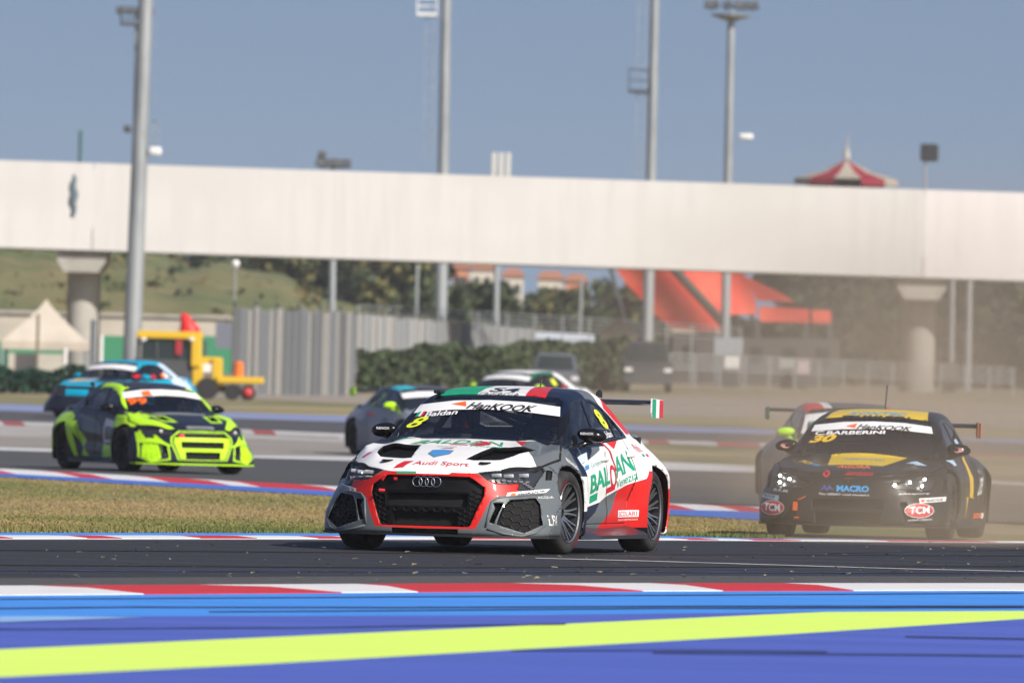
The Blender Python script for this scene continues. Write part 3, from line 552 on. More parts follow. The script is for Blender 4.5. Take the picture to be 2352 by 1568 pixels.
# ---- corrugated fence of single sheets, grey and pale, receding to the right
FS = [mat('sheet_grey', (.44, .46, .48), .55, .1), mat('sheet_pale', (.62, .60, .56), .6, .1), mat('sheet_dark', (.34, .35, .36), .6, .1)]
def sheets(label, a, b, pta, ptb, Da, Db, w, fs):
    x0, x1 = XW(a, Da), XW(b, Db); L = math.hypot(x1 - x0, Db - Da); n = int(L / w); r = empty('corrugated_fence', (x0, Da, float(prof(Da)))); tag(r, label, 'fence'); ang = math.atan2(Db - Da, x1 - x0); prev = None
    for i in range(n):
        t = (i + .5) / n; D = Da + (Db - Da) * t; px = a + (b - a) * t; x = x0 + (x1 - x0) * t; zt = HZ(pta + (ptb - pta) * ((px - a) / (b - a)), px, D); g = float(prof(D)) - .1
        h = zt - g + RNG.uniform(-.08, .08); k = fs[int(RNG.integers(len(fs)))]
        bm = bmesh.new(); wv = w * .97; P = []
        m_ = 6
        for q in range(m_ + 1): P.append((-wv / 2 + wv * q / m_, -.03 if q % 2 else .03))
        lo = [bm.verts.new((u, v, 0)) for u, v in P]; hi = [bm.verts.new((u, v, h)) for u, v in P]
        for q in range(m_): bm.faces.new((lo[q], lo[q + 1], hi[q + 1], hi[q]))
        bmesh.ops.solidify(bm, geom=bm.faces[:], thickness=.01); fixn(bm); o = from_bm('sheet', bm, FS[k], r); o.location = (x - r.location.x, D - r.location.y + (.12 if i % 2 else 0), g - r.location.z); o.rotation_euler.z = ang + (.10 if k == 1 else -.06)
    for i in range(int(n / 6) + 1):
        t = min(1, i * 6 / n); D = Da + (Db - Da) * t; x = x0 + (x1 - x0) * t; g = float(prof(D)); zt = HZ(pta + (ptb - pta) * t, a + (b - a) * t, D) + .25
        bm = bmesh.new(); box(bm, (0, .22, (zt - g) / 2), (.10, .10, zt - g)); o = from_bm('post', bm, DSTL, r); o.location = (x - r.location.x, D - r.location.y, g - r.location.z)
sheets('tall fence of grey and pale corrugated sheets, right of the yellow loader', 536, 812, 706, 718, 392, 398, .21, [0, 2, 1, 0, 1, 2, 0, 1, 2, 0, 0, 1])
sheets('lower corrugated fence running away to the right above the broad hedge', 816, 1225, 722, 757, 440, 520, .42, [0, 1, 2, 0, 1, 0, 2, 1])
# mesh fence line above
def meshfence(label, a, b, pta, ptb, pb, Da, Db):
    x0, x1 = XW(a, Da), XW(b, Db); r = empty('wire_fence', (x0, Da, float(prof(Da)))); tag(r, label, 'fence'); n = 14
    top = []
    for i in range(n + 1):
        t = i / n; D = Da + (Db - Da) * t; x = x0 + (x1 - x0) * t; g = float(prof(D)); zt = HZ(pta + (ptb - pta) * t, a + (b - a) * t, D); bm = bmesh.new(); box(bm, (0, 0, (zt - g) / 2), (.07, .07, zt - g)); o = from_bm('post', bm, GALV, r); o.location = (x - r.location.x, D - Da, g - r.location.z); top.append(Vector((x, D, zt)) - r.location)
    for k, f in enumerate((0, .12, .24, .36)):
        bm = bmesh.new(); tube(bm, [p - Vector((0, 0, f * 1.6)) for p in top], .028, 4); fixn(bm); from_bm('wire', bm, GALV, r)
meshfence('grey wire fence above the corrugated sheets, running to the red canopy', 820, 1700, 701, 752, 760, 470, 540)
meshfence('grey wire fence along the paved area at the right, behind the black car', 1540, 2330, 812, 846, 890, 452, 462)
bm = bmesh.new(); Pq = [Vector((XW(1150, 530), 530, HZ(757, 1150, 530))), Vector((XW(1365, 540), 540, HZ(768, 1365, 540)))]; z_ = .35
v = [bm.verts.new(p + Vector((0, dy, dz)) - Pq[0]) for p in Pq for dy in (0, 3.0) for dz in (0, -z_)]
for f in ((0, 1, 3, 2), (4, 6, 7, 5), (0, 4, 5, 1), (2, 3, 7, 6), (0, 2, 6, 4), (1, 5, 7, 3)): bm.faces.new([v[i] for i in f])
sh_ = empty('shed', Pq[0]); tag(sh_, 'low shed with a pale blue flat roof left of the small gazebo', 'shed'); fixn(bm); from_bm('roof', bm, mat('roof_pale_blue', (.42, .46, .52), .6), sh_)
bm = bmesh.new(); L_ = Pq[1] - Pq[0]; hh_ = Pq[0].z - .35 - 1.0; box(bm, (L_.x / 2, 6.0, -.4 - hh_ / 2), (L_.x * .96, 2, hh_)); from_bm('wall', bm, GALV, sh_)
# ---- red canopy: stretched membranes on raking masts
rc = empty('red_canopy', (XW(1560, 600), 600, float(prof(600)))); tag(rc, 'large red sail canopy under the bridge, right of centre', 'canopy')
def membrane(P, D, amp, m, name='membrane', th=.10):
    bm = bmesh.new(); P3 = [W(a, b, D) - Vector(rc.location) for a, b in P]; bm.faces.new([bm.verts.new((p.x, 0, p.z)) for p in P3])
    for ax, n in ((0, 22), (2, 9)):
        cs = [v.co[ax] for v in bm.verts]; a, b = min(cs), max(cs)
        for k in range(1, n):
            no = [0, 0, 0]; no[ax] = 1; co = [0, 0, 0]; co[ax] = a + (b - a) * k / n; bmesh.ops.bisect_plane(bm, geom=bm.verts[:] + bm.edges[:] + bm.faces[:], dist=1e-5, plane_co=co, plane_no=no)
    for v in bm.verts: v.co.y = D - rc.location.y + amp * (math.sin(v.co.x * 1.1 + v.co.z * .9) * .5 - .35 * v.co.z)
    r = bmesh.ops.extrude_face_region(bm, geom=bm.faces[:]); bmesh.ops.translate(bm, verts=[v for v in r['geom'] if isinstance(v, bmesh.types.BMVert)], vec=(0, th, 0)); fixn(bm); return from_bm(name, bm, m, rc, True, 40)
membrane([(1398, 585), (1413, 617), (1440, 655), (1476, 690), (1510, 728), (1540, 752), (1600, 760), (1655, 760), (1648, 728), (1690, 722), (1738, 722), (1734, 690), (1722, 655), (1702, 628), (1690, 595)], 600, .8, REDC)
membrane([(1540, 754), (1545, 764), (1652, 768), (1655, 758), (1600, 758)], 599.5, .3, mat('sail_cream', (.60, .50, .36), .8), 'cream_hem')
membrane([(1706, 632), (1728, 668), (1738, 690), (1825, 694), (1790, 672)], 604, .5, REDC); membrane([(1744, 703), (1744, 738), (1858, 742), (1858, 710)], 590, .3, REDC); membrane([(1864, 712), (1864, 742), (1908, 742), (1908, 714)], 591, .3, REDC)
bm = bmesh.new(); a_, b_2 = W(1518, 585, 597) - Vector(rc.location), W(1662, 742, 597) - Vector(rc.location); tube(bm, [a_, b_2], .24, 8); fixn(bm); from_bm('beam', bm, mat('beam_olive', (.07, .065, .05), .8), rc, True)
for (a, b) in (((1395, 585), (1440, 760)), ((1700, 600), (1740, 790))):
    bm = bmesh.new(); tube(bm, [W(a[0], a[1], 604) - Vector(rc.location), W(b[0], b[1], 604) - Vector(rc.location)], .12, 8); fixn(bm); from_bm('raking_mast', bm, DSTL, rc, True)
for px in (1560, 1650, 1740, 1850, 1905):
    zt = HZ(740, px, 600) - float(prof(600)); bm = bmesh.new(); tube(bm, [(XW(px, 600) - rc.location.x, 0, 0), (XW(px, 600) - rc.location.x, 0, zt)], .09, 6); fixn(bm); from_bm('post', bm, DSTL, rc, True)
wallpiece('kiosk', 'dark kiosk under the red canopy with pale counters', 'kiosk', 1545, 1930, 775, None, 560, mat('kiosk_dark', (.075, .07, .068), .8), 4, panels=5)
for (a, b, pt, pb, D, m, lab) in ((1640, 1706, 775, 815, 500, mat('box_slate', (.32, .36, .40), .7), 'blue grey panel board under the red canopy'), (1664, 1699, 819, 846, 478, WHT, 'small white cabinet under the red canopy'), (1790, 1828, 822, 848, 478, mat('box_greige', (.34, .34, .33), .7), 'greige cabinet left of the pink one'), (1832, 1860, 828, 858, 477, mat('box_pink', (.55, .42, .42), .7), 'pinkish cabinet behind the dust'), (2160, 2200, 832, 868, 482, mat('box_lilac', (.45, .43, .47), .7), 'lilac grey cabinet right of the right hand pier')):
    x0, x1 = XW(a, D), XW(b, D); gz = float(prof(D)); z1 = HZ(pt, a, D) - gz; r = empty('cabinet', ((x0 + x1) / 2, D, gz)); tag(r, lab, 'cabinet'); z0 = HZ(pb, a, D) - gz
    bm = bmesh.new(); rbox(bm, (0, .3, (z0 + z1) / 2), (x1 - x0, .6, z1 - z0), .03); from_bm('cabinet_body', bm, m, r)
    bm = bmesh.new(); box(bm, (0, .3, z0 / 2), ((x1 - x0) * .8, .5, max(.02, z0))); from_bm('plinth', bm, DSTL, r)
# ---- parked vehicles
def suv(px, D, w, h, col, dark, label, yaw=0.0, pickup=False):
    gz = float(prof(D)); r = empty('parked_car', (XW(px, D), D, gz), yaw); tag(r, label, 'car')
    bm = bmesh.new(); prism(bm, [(-w / 2, .35), (-w / 2 * 1.0, h * .52), (-w / 2 * .94, h * .60), (w / 2 * .94, h * .60), (w / 2, h * .52), (w / 2, .35)], -.0, 4.3, lambda u, v, q: (u, q, v)); fixn(bm)
    bmesh.ops.bevel(bm, geom=bm.edges[:], offset=.06, segments=2, affect='EDGES'); from_bm('car_body', bm, col, r, True, 40)
    bm = bmesh.new(); a = [(-w * .46, .95, h * .59), (w * .46, .95, h * .59), (w * .40, 1.6, h * .98), (-w * .40, 1.6, h * .98)]; b = [(-w * .46, 4.0, h * .59), (w * .46, 4.0, h * .59), (w * .40, 3.7, h * .98), (-w * .40, 3.7, h * .98)]
    A = [bm.verts.new(p) for p in a]; B = [bm.verts.new(p) for p in b]; bm.faces.new(A)
    for k in range(4): bm.faces.new((A[k], B[k], B[(k + 1) % 4], A[(k + 1) % 4]))
    bm.faces.new(B[::-1]); fixn(bm); bmesh.ops.bevel(bm, geom=bm.edges[:], offset=.07, segments=2, affect='EDGES'); from_bm('cab', bm, col, r, True, 40)
    bm = bmesh.new(); bm.faces.new([bm.verts.new(p) for p in ((-w * .39, 1.02, h * .64), (w * .39, 1.02, h * .64), (w * .345, 1.50, h * .925), (-w * .345, 1.50, h * .925))]); bmesh.ops.translate(bm, verts=bm.verts, vec=(0, -.035, .01)); from_bm('windshield', bm, GLD, r)
    bm = bmesh.new(); rbox(bm, (0, -.02, h * .36), (w * .62, .06, h * .16), .02); from_bm('grille', bm, DSTL, r)
    bm = bmesh.new(); rbox(bm, (0, -.05, h * .22), (w * .98, .14, h * .12), .03); from_bm('bumper', bm, dark, r)
    for sx in (-1, 1):
        bm = bmesh.new(); rbox(bm, (sx * w * .40, -.02, h * .42), (w * .16, .06, h * .08), .02); from_bm('headlight', bm, WHT, r)
        bm = bmesh.new(); rbox(bm, (sx * w * .54, 1.1, h * .62), (.18, .1, .14), .03); from_bm('mirror', bm, dark, r)
        for y in (.75, 3.5): bm = bmesh.new(); lathe(bm, [(-.12, .001), (-.12, .33), (.12, .33), (.12, .001)], 'X', 18, (sx * (w / 2 - .14), y, .33)); fixn(bm); from_bm('wheel', bm, RUB0, r, True, 40)
RUB0 = mat('plain_tyre', (.02, .02, .02), .8)
suv(1490, 433, 1.88, 1.98, mat('car_charcoal', (.045, .05, .058), .4, coat=.3), DSTL, 'charcoal pickup parked nose on, left of the red canopy')
suv(1278, 412, 1.72, 1.60, mat('car_slate', (.12, .135, .17), .35, coat=.3), DSTL, 'slate blue car parked before the broad hedge, over the white race car roof')
# ---- yellow loader with forks and load
D = 366; s = FPX / D; gz = float(prof(D)); x0 = XW(440, D); ld = empty('loader', (x0, D, gz)); tag(ld, 'yellow loader with dark glazed cab and fork platform to the right', 'loader')
q = lambda px: (px - 440) / s
zq = lambda py, px=440: HZ(py, px, D) - gz
def part(name, m, cs, rr=.04, smooth=False):
    bm = bmesh.new()
    for c, sz in cs: rbox(bm, c, sz, min(rr, min(sz) * .4))
    return from_bm(name, bm, m, ld, smooth, 40)
part('cab_roof', YEL, [((q(388), .9, zq(769, 388)), (150 / s, 1.9, .24))])
part('cab_post', YEL, [((q(450), .05, zq(808, 450)), (.30, .22, .95))]); part('cab_post', YEL, [((q(455), 1.7, zq(808, 450)), (.14, .14, .95))]); part('cab_post', DSTL, [((q(318), .1, zq(808, 318)), (.14, .14, .95))])
part('cab_window', GLD, [((q(384), .12, zq(800, 384)), (118 / s, .04, .72))]); part('cab_side', DSTL, [((q(384), .9, zq(850, 384)), (150 / s, 1.6, .75))])
part('window_bar', DSTL, [((q(360), .08, zq(800, 360)), (.07, .06, .72))]); part('window_bar', DSTL, [((q(415), .08, zq(800, 415)), (.07, .06, .72))]); part('exhaust', DSTL, [((q(470), .6, zq(800, 470)), (.09, .09, .55))]); part('work_lamp', WHT, [((q(330), -.1, zq(779, 330)), (.16, .1, .12))]); part('work_lamp', WHT, [((q(440), -.1, zq(779, 440)), (.16, .1, .12))])
part('seat', mat('seat_red', (.35, .02, .03), .7), [((q(410), .05, zq(795, 410)), (.22, .08, .55))])
part('engine_cover', YEL, [((q(478), .9, zq(829, 478)), (60 / s, 1.3, .26))]); part('mudguard', YEL, [((q(455), .2, zq(862, 455)), (.34, .3, .75))]); part('mudguard', YEL, [((q(500), .2, zq(856, 500)), (.34, .3, .95))])
part('engine_grille', WHT, [((q(478), .15, zq(846, 478)), (.34, .1, .3))])
part('fork_platform', YEL, [((q(553), .5, zq(873, 553)), (108 / s, 1.2, .22))]); part('counterweight', DSTL, [((q(520), .7, zq(892, 520)), (.9, 1.0, .22))]); part('red_strut', S_RED := mat('strut_red', (.35, .02, .02), .6), [((q(484), -.05, zq(895, 484)), (.12, .12, .55))])
for px, r_, hub in ((478, .36, 0), (536, .26, 0), (572, .26, 1), (380, .42, 0)):
    bm = bmesh.new(); lathe(bm, [(-.14, .001), (-.14, r_), (.14, r_), (.14, .001)], 'Y', 22, (q(px), .0, r_)); fixn(bm); wv = from_bm('wheel', bm, RUB0, ld, True, 40)
    if hub: bm = bmesh.new(); lathe(bm, [(-.20, .001), (-.18, r_ * .62), (-.13, r_ * .62)], 'Y', 16, (q(px), 0, r_)); fixn(bm); from_bm('hub', bm, mat('hub_red', (.50, .04, .04), .5), wv, True)
bm = bmesh.new(); lathe(bm, [(0, .16), (.45, .15), (.52, .05), (.53, .001)], 'Z', 12); fixn(bm); o = from_bm('bollard', bm, ORG, None, True, 50); o.location = (x0 + q(549), D + .5, gz + zq(866, 549)); tag(o, 'orange tube standing on the yellow fork platform', 'bollard')
bm = bmesh.new(); lathe(bm, [(0, .34), (.12, .33), (.35, .20), (.52, .15), (.60, .06), (.61, .001)], 'Z', 14); fixn(bm)
for v in bm.verts: v.co.x += (v.co.z * -.22) + .05 * math.sin(v.co.z * 9)
o = from_bm('covered_beacon', bm, mat('beacon_red', (.70, .02, .015), .5), None, True, 60); o.location = (x0 + q(432), D + .9, gz + zq(762, 432)); tag(o, 'red cloth covered cone on the loader cab roof', 'cover')
bm = bmesh.new(); bmesh.ops.create_uvsphere(bm, u_segments=14, v_segments=10, radius=.19); o = from_bm('buoy', bm, mat('buoy_sand', (.62, .5, .40), .7), None, True); o.location = (XW(519, 371), 371, HZ(856, 519, 371)); 
bpy.data.objects.remove(o)
# ---- car body as one smooth implicit shape (car faces -Y, +X is its left side, origin under the front axle) ----
def sm(a, b, r):
    h = np.maximum(r - np.abs(a - b), 0) / r
    return np.maximum(a, b) + h * h * r / 4
def smn(a, b, r): return -sm(-a, -b, r)
def sstep(a, b, x):
    t = np.clip((x - a) / (b - a), 0, 1); return t * t * (3 - 2 * t)
I = np.interp
SEDAN = dict(
    hood=([-1.0, -.85, -.6, -.33, 0, .45, .9, 2.3, 2.75, 3.2, 3.5, 3.66], [.63, .69, .755, .81, .865, .93, .955, .95, .965, .985, .975, .93]),
    y0=([.1, .25, .45, .6, .68, .8], [-1.0, -1.0, -.985, -.95, -.87, -.62]),
    k=([.15, .3, .5, .6, .75, .9], [.42, .5, .88, 1.05, 1.25, 1.4]), p=3.4,
    roof=([.3, .8, 1.06, 1.3, 1.6, 1.9, 2.2, 2.5, 2.8, 3.3], [1.08, 1.2, 1.262, 1.300, 1.322, 1.325, 1.31, 1.275, 1.22, 1.1]),
    ws=(.25, 1.86), rw=(3.0, 2.3), tail=3.62, wd=.875)
HATCH = dict(SEDAN,
    hood=([-1.0, -.85, -.6, -.33, 0, .45, .9, 2.3, 2.75, 3.2, 3.35], [.61, .665, .715, .75, .79, .84, .865, .88, .89, .89, .87]),
    y0=([.1, .25, .45, .6, .68, .80], [-1.0, -1.0, -.99, -.96, -.87, -.62]),
    roof=([.3, .8, 1.06, 1.3, 1.6, 1.9, 2.2, 2.5, 2.9, 3.3], [1.04, 1.15, 1.21, 1.25, 1.275, 1.28, 1.275, 1.26, 1.225, 1.18]),
    ws=(.343, 1.86), rw=(3.25, 1.25), tail=3.42, wd=.875)
def body_F(P, S):
    X = np.abs(P[:, 0]); Y = P[:, 1]; z = P[:, 2]
    fl = .072 * sstep(-1.1, -.6, Y) * (1 - sstep(.40, .62, Y)) + .088 * sstep(1.85, 2.35, Y) * (1 - .6 * sstep(2.95, 3.5, Y))
    fl = fl * (1 - sstep(.60, .86, z)) + .012 * np.exp(-((z - .80) / .035) ** 2)
    side = S['wd'] + fl - .95 * np.maximum(0, z - .55) ** 2 - .25 * np.maximum(0, .42 - z) ** 2 - .012 * np.exp(-((z - .42) / .09) ** 2) * sstep(.4, .7, Y) * (1 - sstep(1.9, 2.2, Y))
    side = side - .15 * sstep(2.85, 3.7, Y) - .07 * sstep(2.2, 3.0, Y) * sstep(.68, .9, z)
    top = I(Y, *S['hood']) - .075 * (X / .8) ** 2.2 + .022 * np.exp(-((X - .52 + .12 * np.clip(Y, -1, 0)) / .09) ** 2) * (1 - sstep(.2, .5, Y)) * sstep(-.9, -.6, Y) \
        + .03 * np.exp(-((X - .80) / .10) ** 2) * (1 - sstep(.3, .6, Y))
    fr = I(z, *S['y0']) + I(z, *S['k']) * X ** S['p']
    rr = S['tail'] - .32 * (X / .9) ** 4 - .5 * np.maximum(0, z - .93) - .25 * np.maximum(0, .35 - z)
    B = sm(X - side, z - top, .05)
    B = sm(B, fr - Y, .05); B = sm(B, Y - rr, .06); B = sm(B, .142 - z, .03)
    gw = .795 - .60 * np.maximum(z - .88, -.06) - .06 * np.clip(np.abs(Y - 1.4) / 1.2, 0, 2) ** 3
    rf = I(Y, *S['roof']) - .034 * (X / .58) ** 2.6
    wy = S['ws'][0] + S['ws'][1] * (z - .89) + .21 * (X / .68) ** 2
    ry = S['rw'][0] - S['rw'][1] * (z - .99) - .25 * (X / .62) ** 2
    G = sm(X - gw, z - rf, .07); G = sm(G, (wy - Y) * .5, .045); G = sm(G, (Y - ry) * .5, .05); G = sm(G, .80 - z, .04)
    return smn(B, G, .035)
def project_body(A, D, S, tmax=1.6):
    n = len(A); lo = np.zeros(n); hi = np.full(n, tmax)
    t = np.zeros(n); found = np.zeros(n, bool)
    ts = np.linspace(0, tmax, 81)
    for i in range(1, 81):
        f = body_F(A + D * ts[i], S); new = (~found) & (f > 0)
        hi[new] = ts[i]; lo[new] = ts[i - 1]; found |= new
    for _ in range(22):
        m = (lo + hi) / 2; f = body_F(A + D * m[:, None], S); out = f > 0
        hi = np.where(out, m, hi); lo = np.where(out, lo, m)
    return A + D * lo[:, None]
# ================================================================ race car builder
def body_mesh(S, h):
    xs = np.arange(-1.05, 1.0501, 2.1 / round(2.1 / (h * 1.15))); ys = np.linspace(-1.2, 3.85, int(5.05 / h)); zs = np.linspace(0, 1.5, int(1.5 / h))
    nx, ny, nz = len(xs), len(ys), len(zs); idx = {}; pts = []
    def v(i, j, k):
        key = (i, j, k)
        if key not in idx: idx[key] = len(pts); pts.append((xs[i], ys[j], zs[k]))
        return idx[key]
    fs = []
    for i in range(nx - 1):
        for j in range(ny - 1):
            fs.append((v(i, j, nz - 1), v(i + 1, j, nz - 1), v(i + 1, j + 1, nz - 1), v(i, j + 1, nz - 1)))
            if i % 3 == 0 and j % 3 == 0: pass
            fs.append((v(i, j, 0), v(i, j + 1, 0), v(i + 1, j + 1, 0), v(i + 1, j, 0)))
    for j in range(ny - 1):
        for k in range(nz - 1):
            fs.append((v(0, j, k), v(0, j, k + 1), v(0, j + 1, k + 1), v(0, j + 1, k)))
            fs.append((v(nx - 1, j, k), v(nx - 1, j + 1, k), v(nx - 1, j + 1, k + 1), v(nx - 1, j, k + 1)))
    for i in range(nx - 1):
        for k in range(nz - 1):
            fs.append((v(i, 0, k), v(i + 1, 0, k), v(i + 1, 0, k + 1), v(i, 0, k + 1)))
            fs.append((v(i, ny - 1, k), v(i, ny - 1, k + 1), v(i + 1, ny - 1, k + 1), v(i + 1, ny - 1, k)))
    P = np.array(pts); A = np.stack([.45 * P[:, 0], np.clip(P[:, 1], -.45, S['tail'] - .55), .5 + .15 * (P[:, 2] - .5)], 1)
    D = P - A; D /= np.linalg.norm(D, axis=1)[:, None]
    Q = project_body(A, D, S)
    bm = bmesh.new(); vs = [bm.verts.new(q) for q in Q]
    for f in fs: bm.faces.new([vs[i] for i in f])
    bm.normal_update(); return bm
AX = {'X': (1, 2, 0), 'Y': (0, 2, 1), 'Z': (0, 1, 2)}
def inpoly(u, v, P):
    c = False; n = len(P); j = n - 1
    for i in range(n):
        if (P[i][1] > v) != (P[j][1] > v) and u < (P[j][0] - P[i][0]) * (v - P[i][1]) / (P[j][1] - P[i][1]) + P[i][0]: c = not c
        j = i
    return c
def stencil(bm, axis, poly, cond, h):
    a, b, d = AX[axis]; us = [p[0] for p in poly]; vv = [p[1] for p in poly]; mg = h * 1.6
    u0, u1, v0, v1 = min(us) - mg, max(us) + mg, min(vv) - mg, max(vv) + mg
    cand = []
    for f in bm.faces:
        c = f.verts[0].co
        if u0 < c[a] < u1 and v0 < c[b] < v1 and cond(c, f.normal): cand.append(f)
    for i in range(len(poly)):
        p, q = poly[i], poly[(i + 1) % len(poly)]; du, dv = q[0] - p[0], q[1] - p[1]; L = math.hypot(du, dv)
        if L < 1e-6: continue
        # only the faces near this edge are cut
        near = []; far = []
        for f in cand:
            c = f.calc_center_median(); t = ((c[a] - p[0]) * du + (c[b] - p[1]) * dv) / L; s = abs((c[a] - p[0]) * dv - (c[b] - p[1]) * du) / L
            (near if (-mg < t < L + mg and s < mg) else far).append(f)
        no = [0, 0, 0]; no[a] = dv / L; no[b] = -du / L; co = [0, 0, 0]; co[a] = p[0]; co[b] = p[1]
        es = {e for f in near for e in f.edges}; ves = {v for f in near for v in f.verts}
        r = bmesh.ops.bisect_plane(bm, geom=near + list(es) + list(ves), dist=1e-5, plane_co=co, plane_no=no)
        cand = far + [g for g in r['geom'] if isinstance(g, bmesh.types.BMFace)]
    cand = [f for f in dict.fromkeys(cand) if f.is_valid]
    out = []
    for f in cand:
        c = f.calc_center_median()
        if inpoly(c[a], c[b], poly): out.append(f)
    return out
def mir(P): return [(-x, y) for x, y in P][::-1]
def sym(P): return P + [(-x, y) for x, y in P[::-1] if abs(x) > 1e-4]
FRONT = lambda c, n: n.y < -.04 and c.y < .2
FRONTL = lambda c, n: c.y < .2 and n.y < -.02 and c.x > 0
SIDE = {1: (lambda c, n: c.x > .3 and n.x > .12), -1: (lambda c, n: c.x < -.3 and n.x < -.12)}
TOP = lambda c, n: n.z > .2
GFRONT = lambda c, n: n.y < -.15 and c.y > 0 and c.z > .8
GREAR = lambda c, n: n.y > .15 and c.y > 1.9 and c.z > .8
# ---- flat shapes laid on a surface
def text_bm(body, bold=.0, shear=0, space=1.0):
    cu = bpy.data.curves.new('t', 'FONT'); cu.body = body; cu.size = 1; cu.offset = bold; cu.shear = shear; cu.space_character = space; cu.resolution_u = 3
    ob = bpy.data.objects.new('t', cu); COL.objects.link(ob); me = ob.to_mesh(); bm = bmesh.new(); bm.from_mesh(me); ob.to_mesh_clear()
    bpy.data.objects.remove(ob); bpy.data.curves.remove(cu)
    return bm
def norm_bm(bm):
    xs = [v.co.x for v in bm.verts]; ys = [v.co.y for v in bm.verts]; a, b, c, d = min(xs), max(xs), min(ys), max(ys)
    for v in bm.verts: v.co = ((v.co.x - a) / (b - a), (v.co.y - c) / max(1e-6, d - c), 0)
def quad_map(bm, q):
    (bl, br, tr, tl) = q
    for v in bm.verts:
        s, t = v.co.x, v.co.y
        x = (bl[0] * (1 - s) + br[0] * s) * (1 - t) + (tl[0] * (1 - s) + tr[0] * s) * t
        y = (bl[1] * (1 - s) + br[1] * s) * (1 - t) + (tl[1] * (1 - s) + tr[1] * s) * t
        v.co = (x, y, 0)
def poly_bm(P):
    bm = bmesh.new(); bm.faces.new([bm.verts.new((x, y, 0)) for x, y in P]); return bm
def grid_cut(bm, step):
    for ax in (0, 1):
        cs = [v.co[ax] for v in bm.verts]; a, b = min(cs), max(cs); n = int((b - a) / step)
        for k in range(1, n + 1):
            no = [0, 0, 0]; no[ax] = 1; co = [0, 0, 0]; co[ax] = a + (b - a) * k / (n + 1)
            bmesh.ops.bisect_plane(bm, geom=bm.verts[:] + bm.edges[:] + bm.faces[:], dist=1e-6, plane_co=co, plane_no=no)
class Surf:
    def __init__(s, bvh, off=.003): s.b = bvh; s.off = off
    def at(s, axis, u, v, sgn=1, off=None):
        off = s.off if off is None else off
        if axis == 'X': o, d = Vector((1.6 * sgn, u, v)), Vector((-sgn, 0, 0))
        elif axis == 'Y': o, d = Vector((u, -2.0, v)), Vector((0, 1, 0))
        elif axis == 'R': o, d = Vector((u, 5.0, v)), Vector((0, -1, 0))
        else: o, d = Vector((u, v, 2.2)), Vector((0, 0, -1))
        loc, no, i, dist = s.b.ray_cast(o, d)
        if loc is None: return None
        return loc + no * off
def lay(surf, name, bm, axis, m, parent, sgn=1, off=None, step=.05):
    grid_cut(bm, step); bad = []
    for v in bm.verts:
        p = surf.at(axis, v.co.x, v.co.y, sgn, off)
        if p is None: bad.append(v)
        else: v.co = p
    if bad: bmesh.ops.delete(bm, geom=bad, context='VERTS')
    if not bm.faces: bm.free(); return None
    bm.normal_update(); f = max(bm.faces, key=lambda f: f.calc_area()); want = {'X': Vector((sgn, 0, 0)), 'Y': Vector((0, -1, 0)), 'R': Vector((0, 1, 0)), 'Z': Vector((0, 0, 1))}[axis]
    if f.normal.dot(want) < 0: bmesh.ops.reverse_faces(bm, faces=bm.faces[:])
    return from_bm(name, bm, m, parent)
def split_parts(bm, names, mats, parent, lay_id, groove=()):
    """every part id becomes an object of its own"""
    groups = {}
    for f in bm.faces: groups.setdefault(f[lay_id], []).append(f)
    out = {}
    for pid, fs in groups.items():
        if pid not in names: continue
        nb = bmesh.new(); vm = {}
        for f in fs:
            vs = []
            for v in f.verts:
                if v.index not in vm: vm[v.index] = nb.verts.new(v.co)
                vs.append(vm[v.index])
            try: nf = nb.faces.new(vs); nf.material_index = f.material_index; nf.smooth = True
            except ValueError: pass
        nb.normal_update()
        if pid in groove:
            try:
                bmesh.ops.inset_region(nb, faces=nb.faces[:], thickness=.0035, use_even_offset=False, use_boundary=True)
                nb.normal_update()
                bd = [v for v in nb.verts if v.is_boundary]; mv = [(v, v.co - v.normal * .012) for v in bd]
                for v, c in mv: v.co = c
            except Exception as e: print('groove', e)
        used = sorted({f.material_index for f in nb.faces}); mp = {a: i for i, a in enumerate(used)}
        for f in nb.faces: f.material_index = mp[f.material_index]
        out[pid] = from_bm(names[pid], nb, [mats[i] for i in used], parent)
    return out
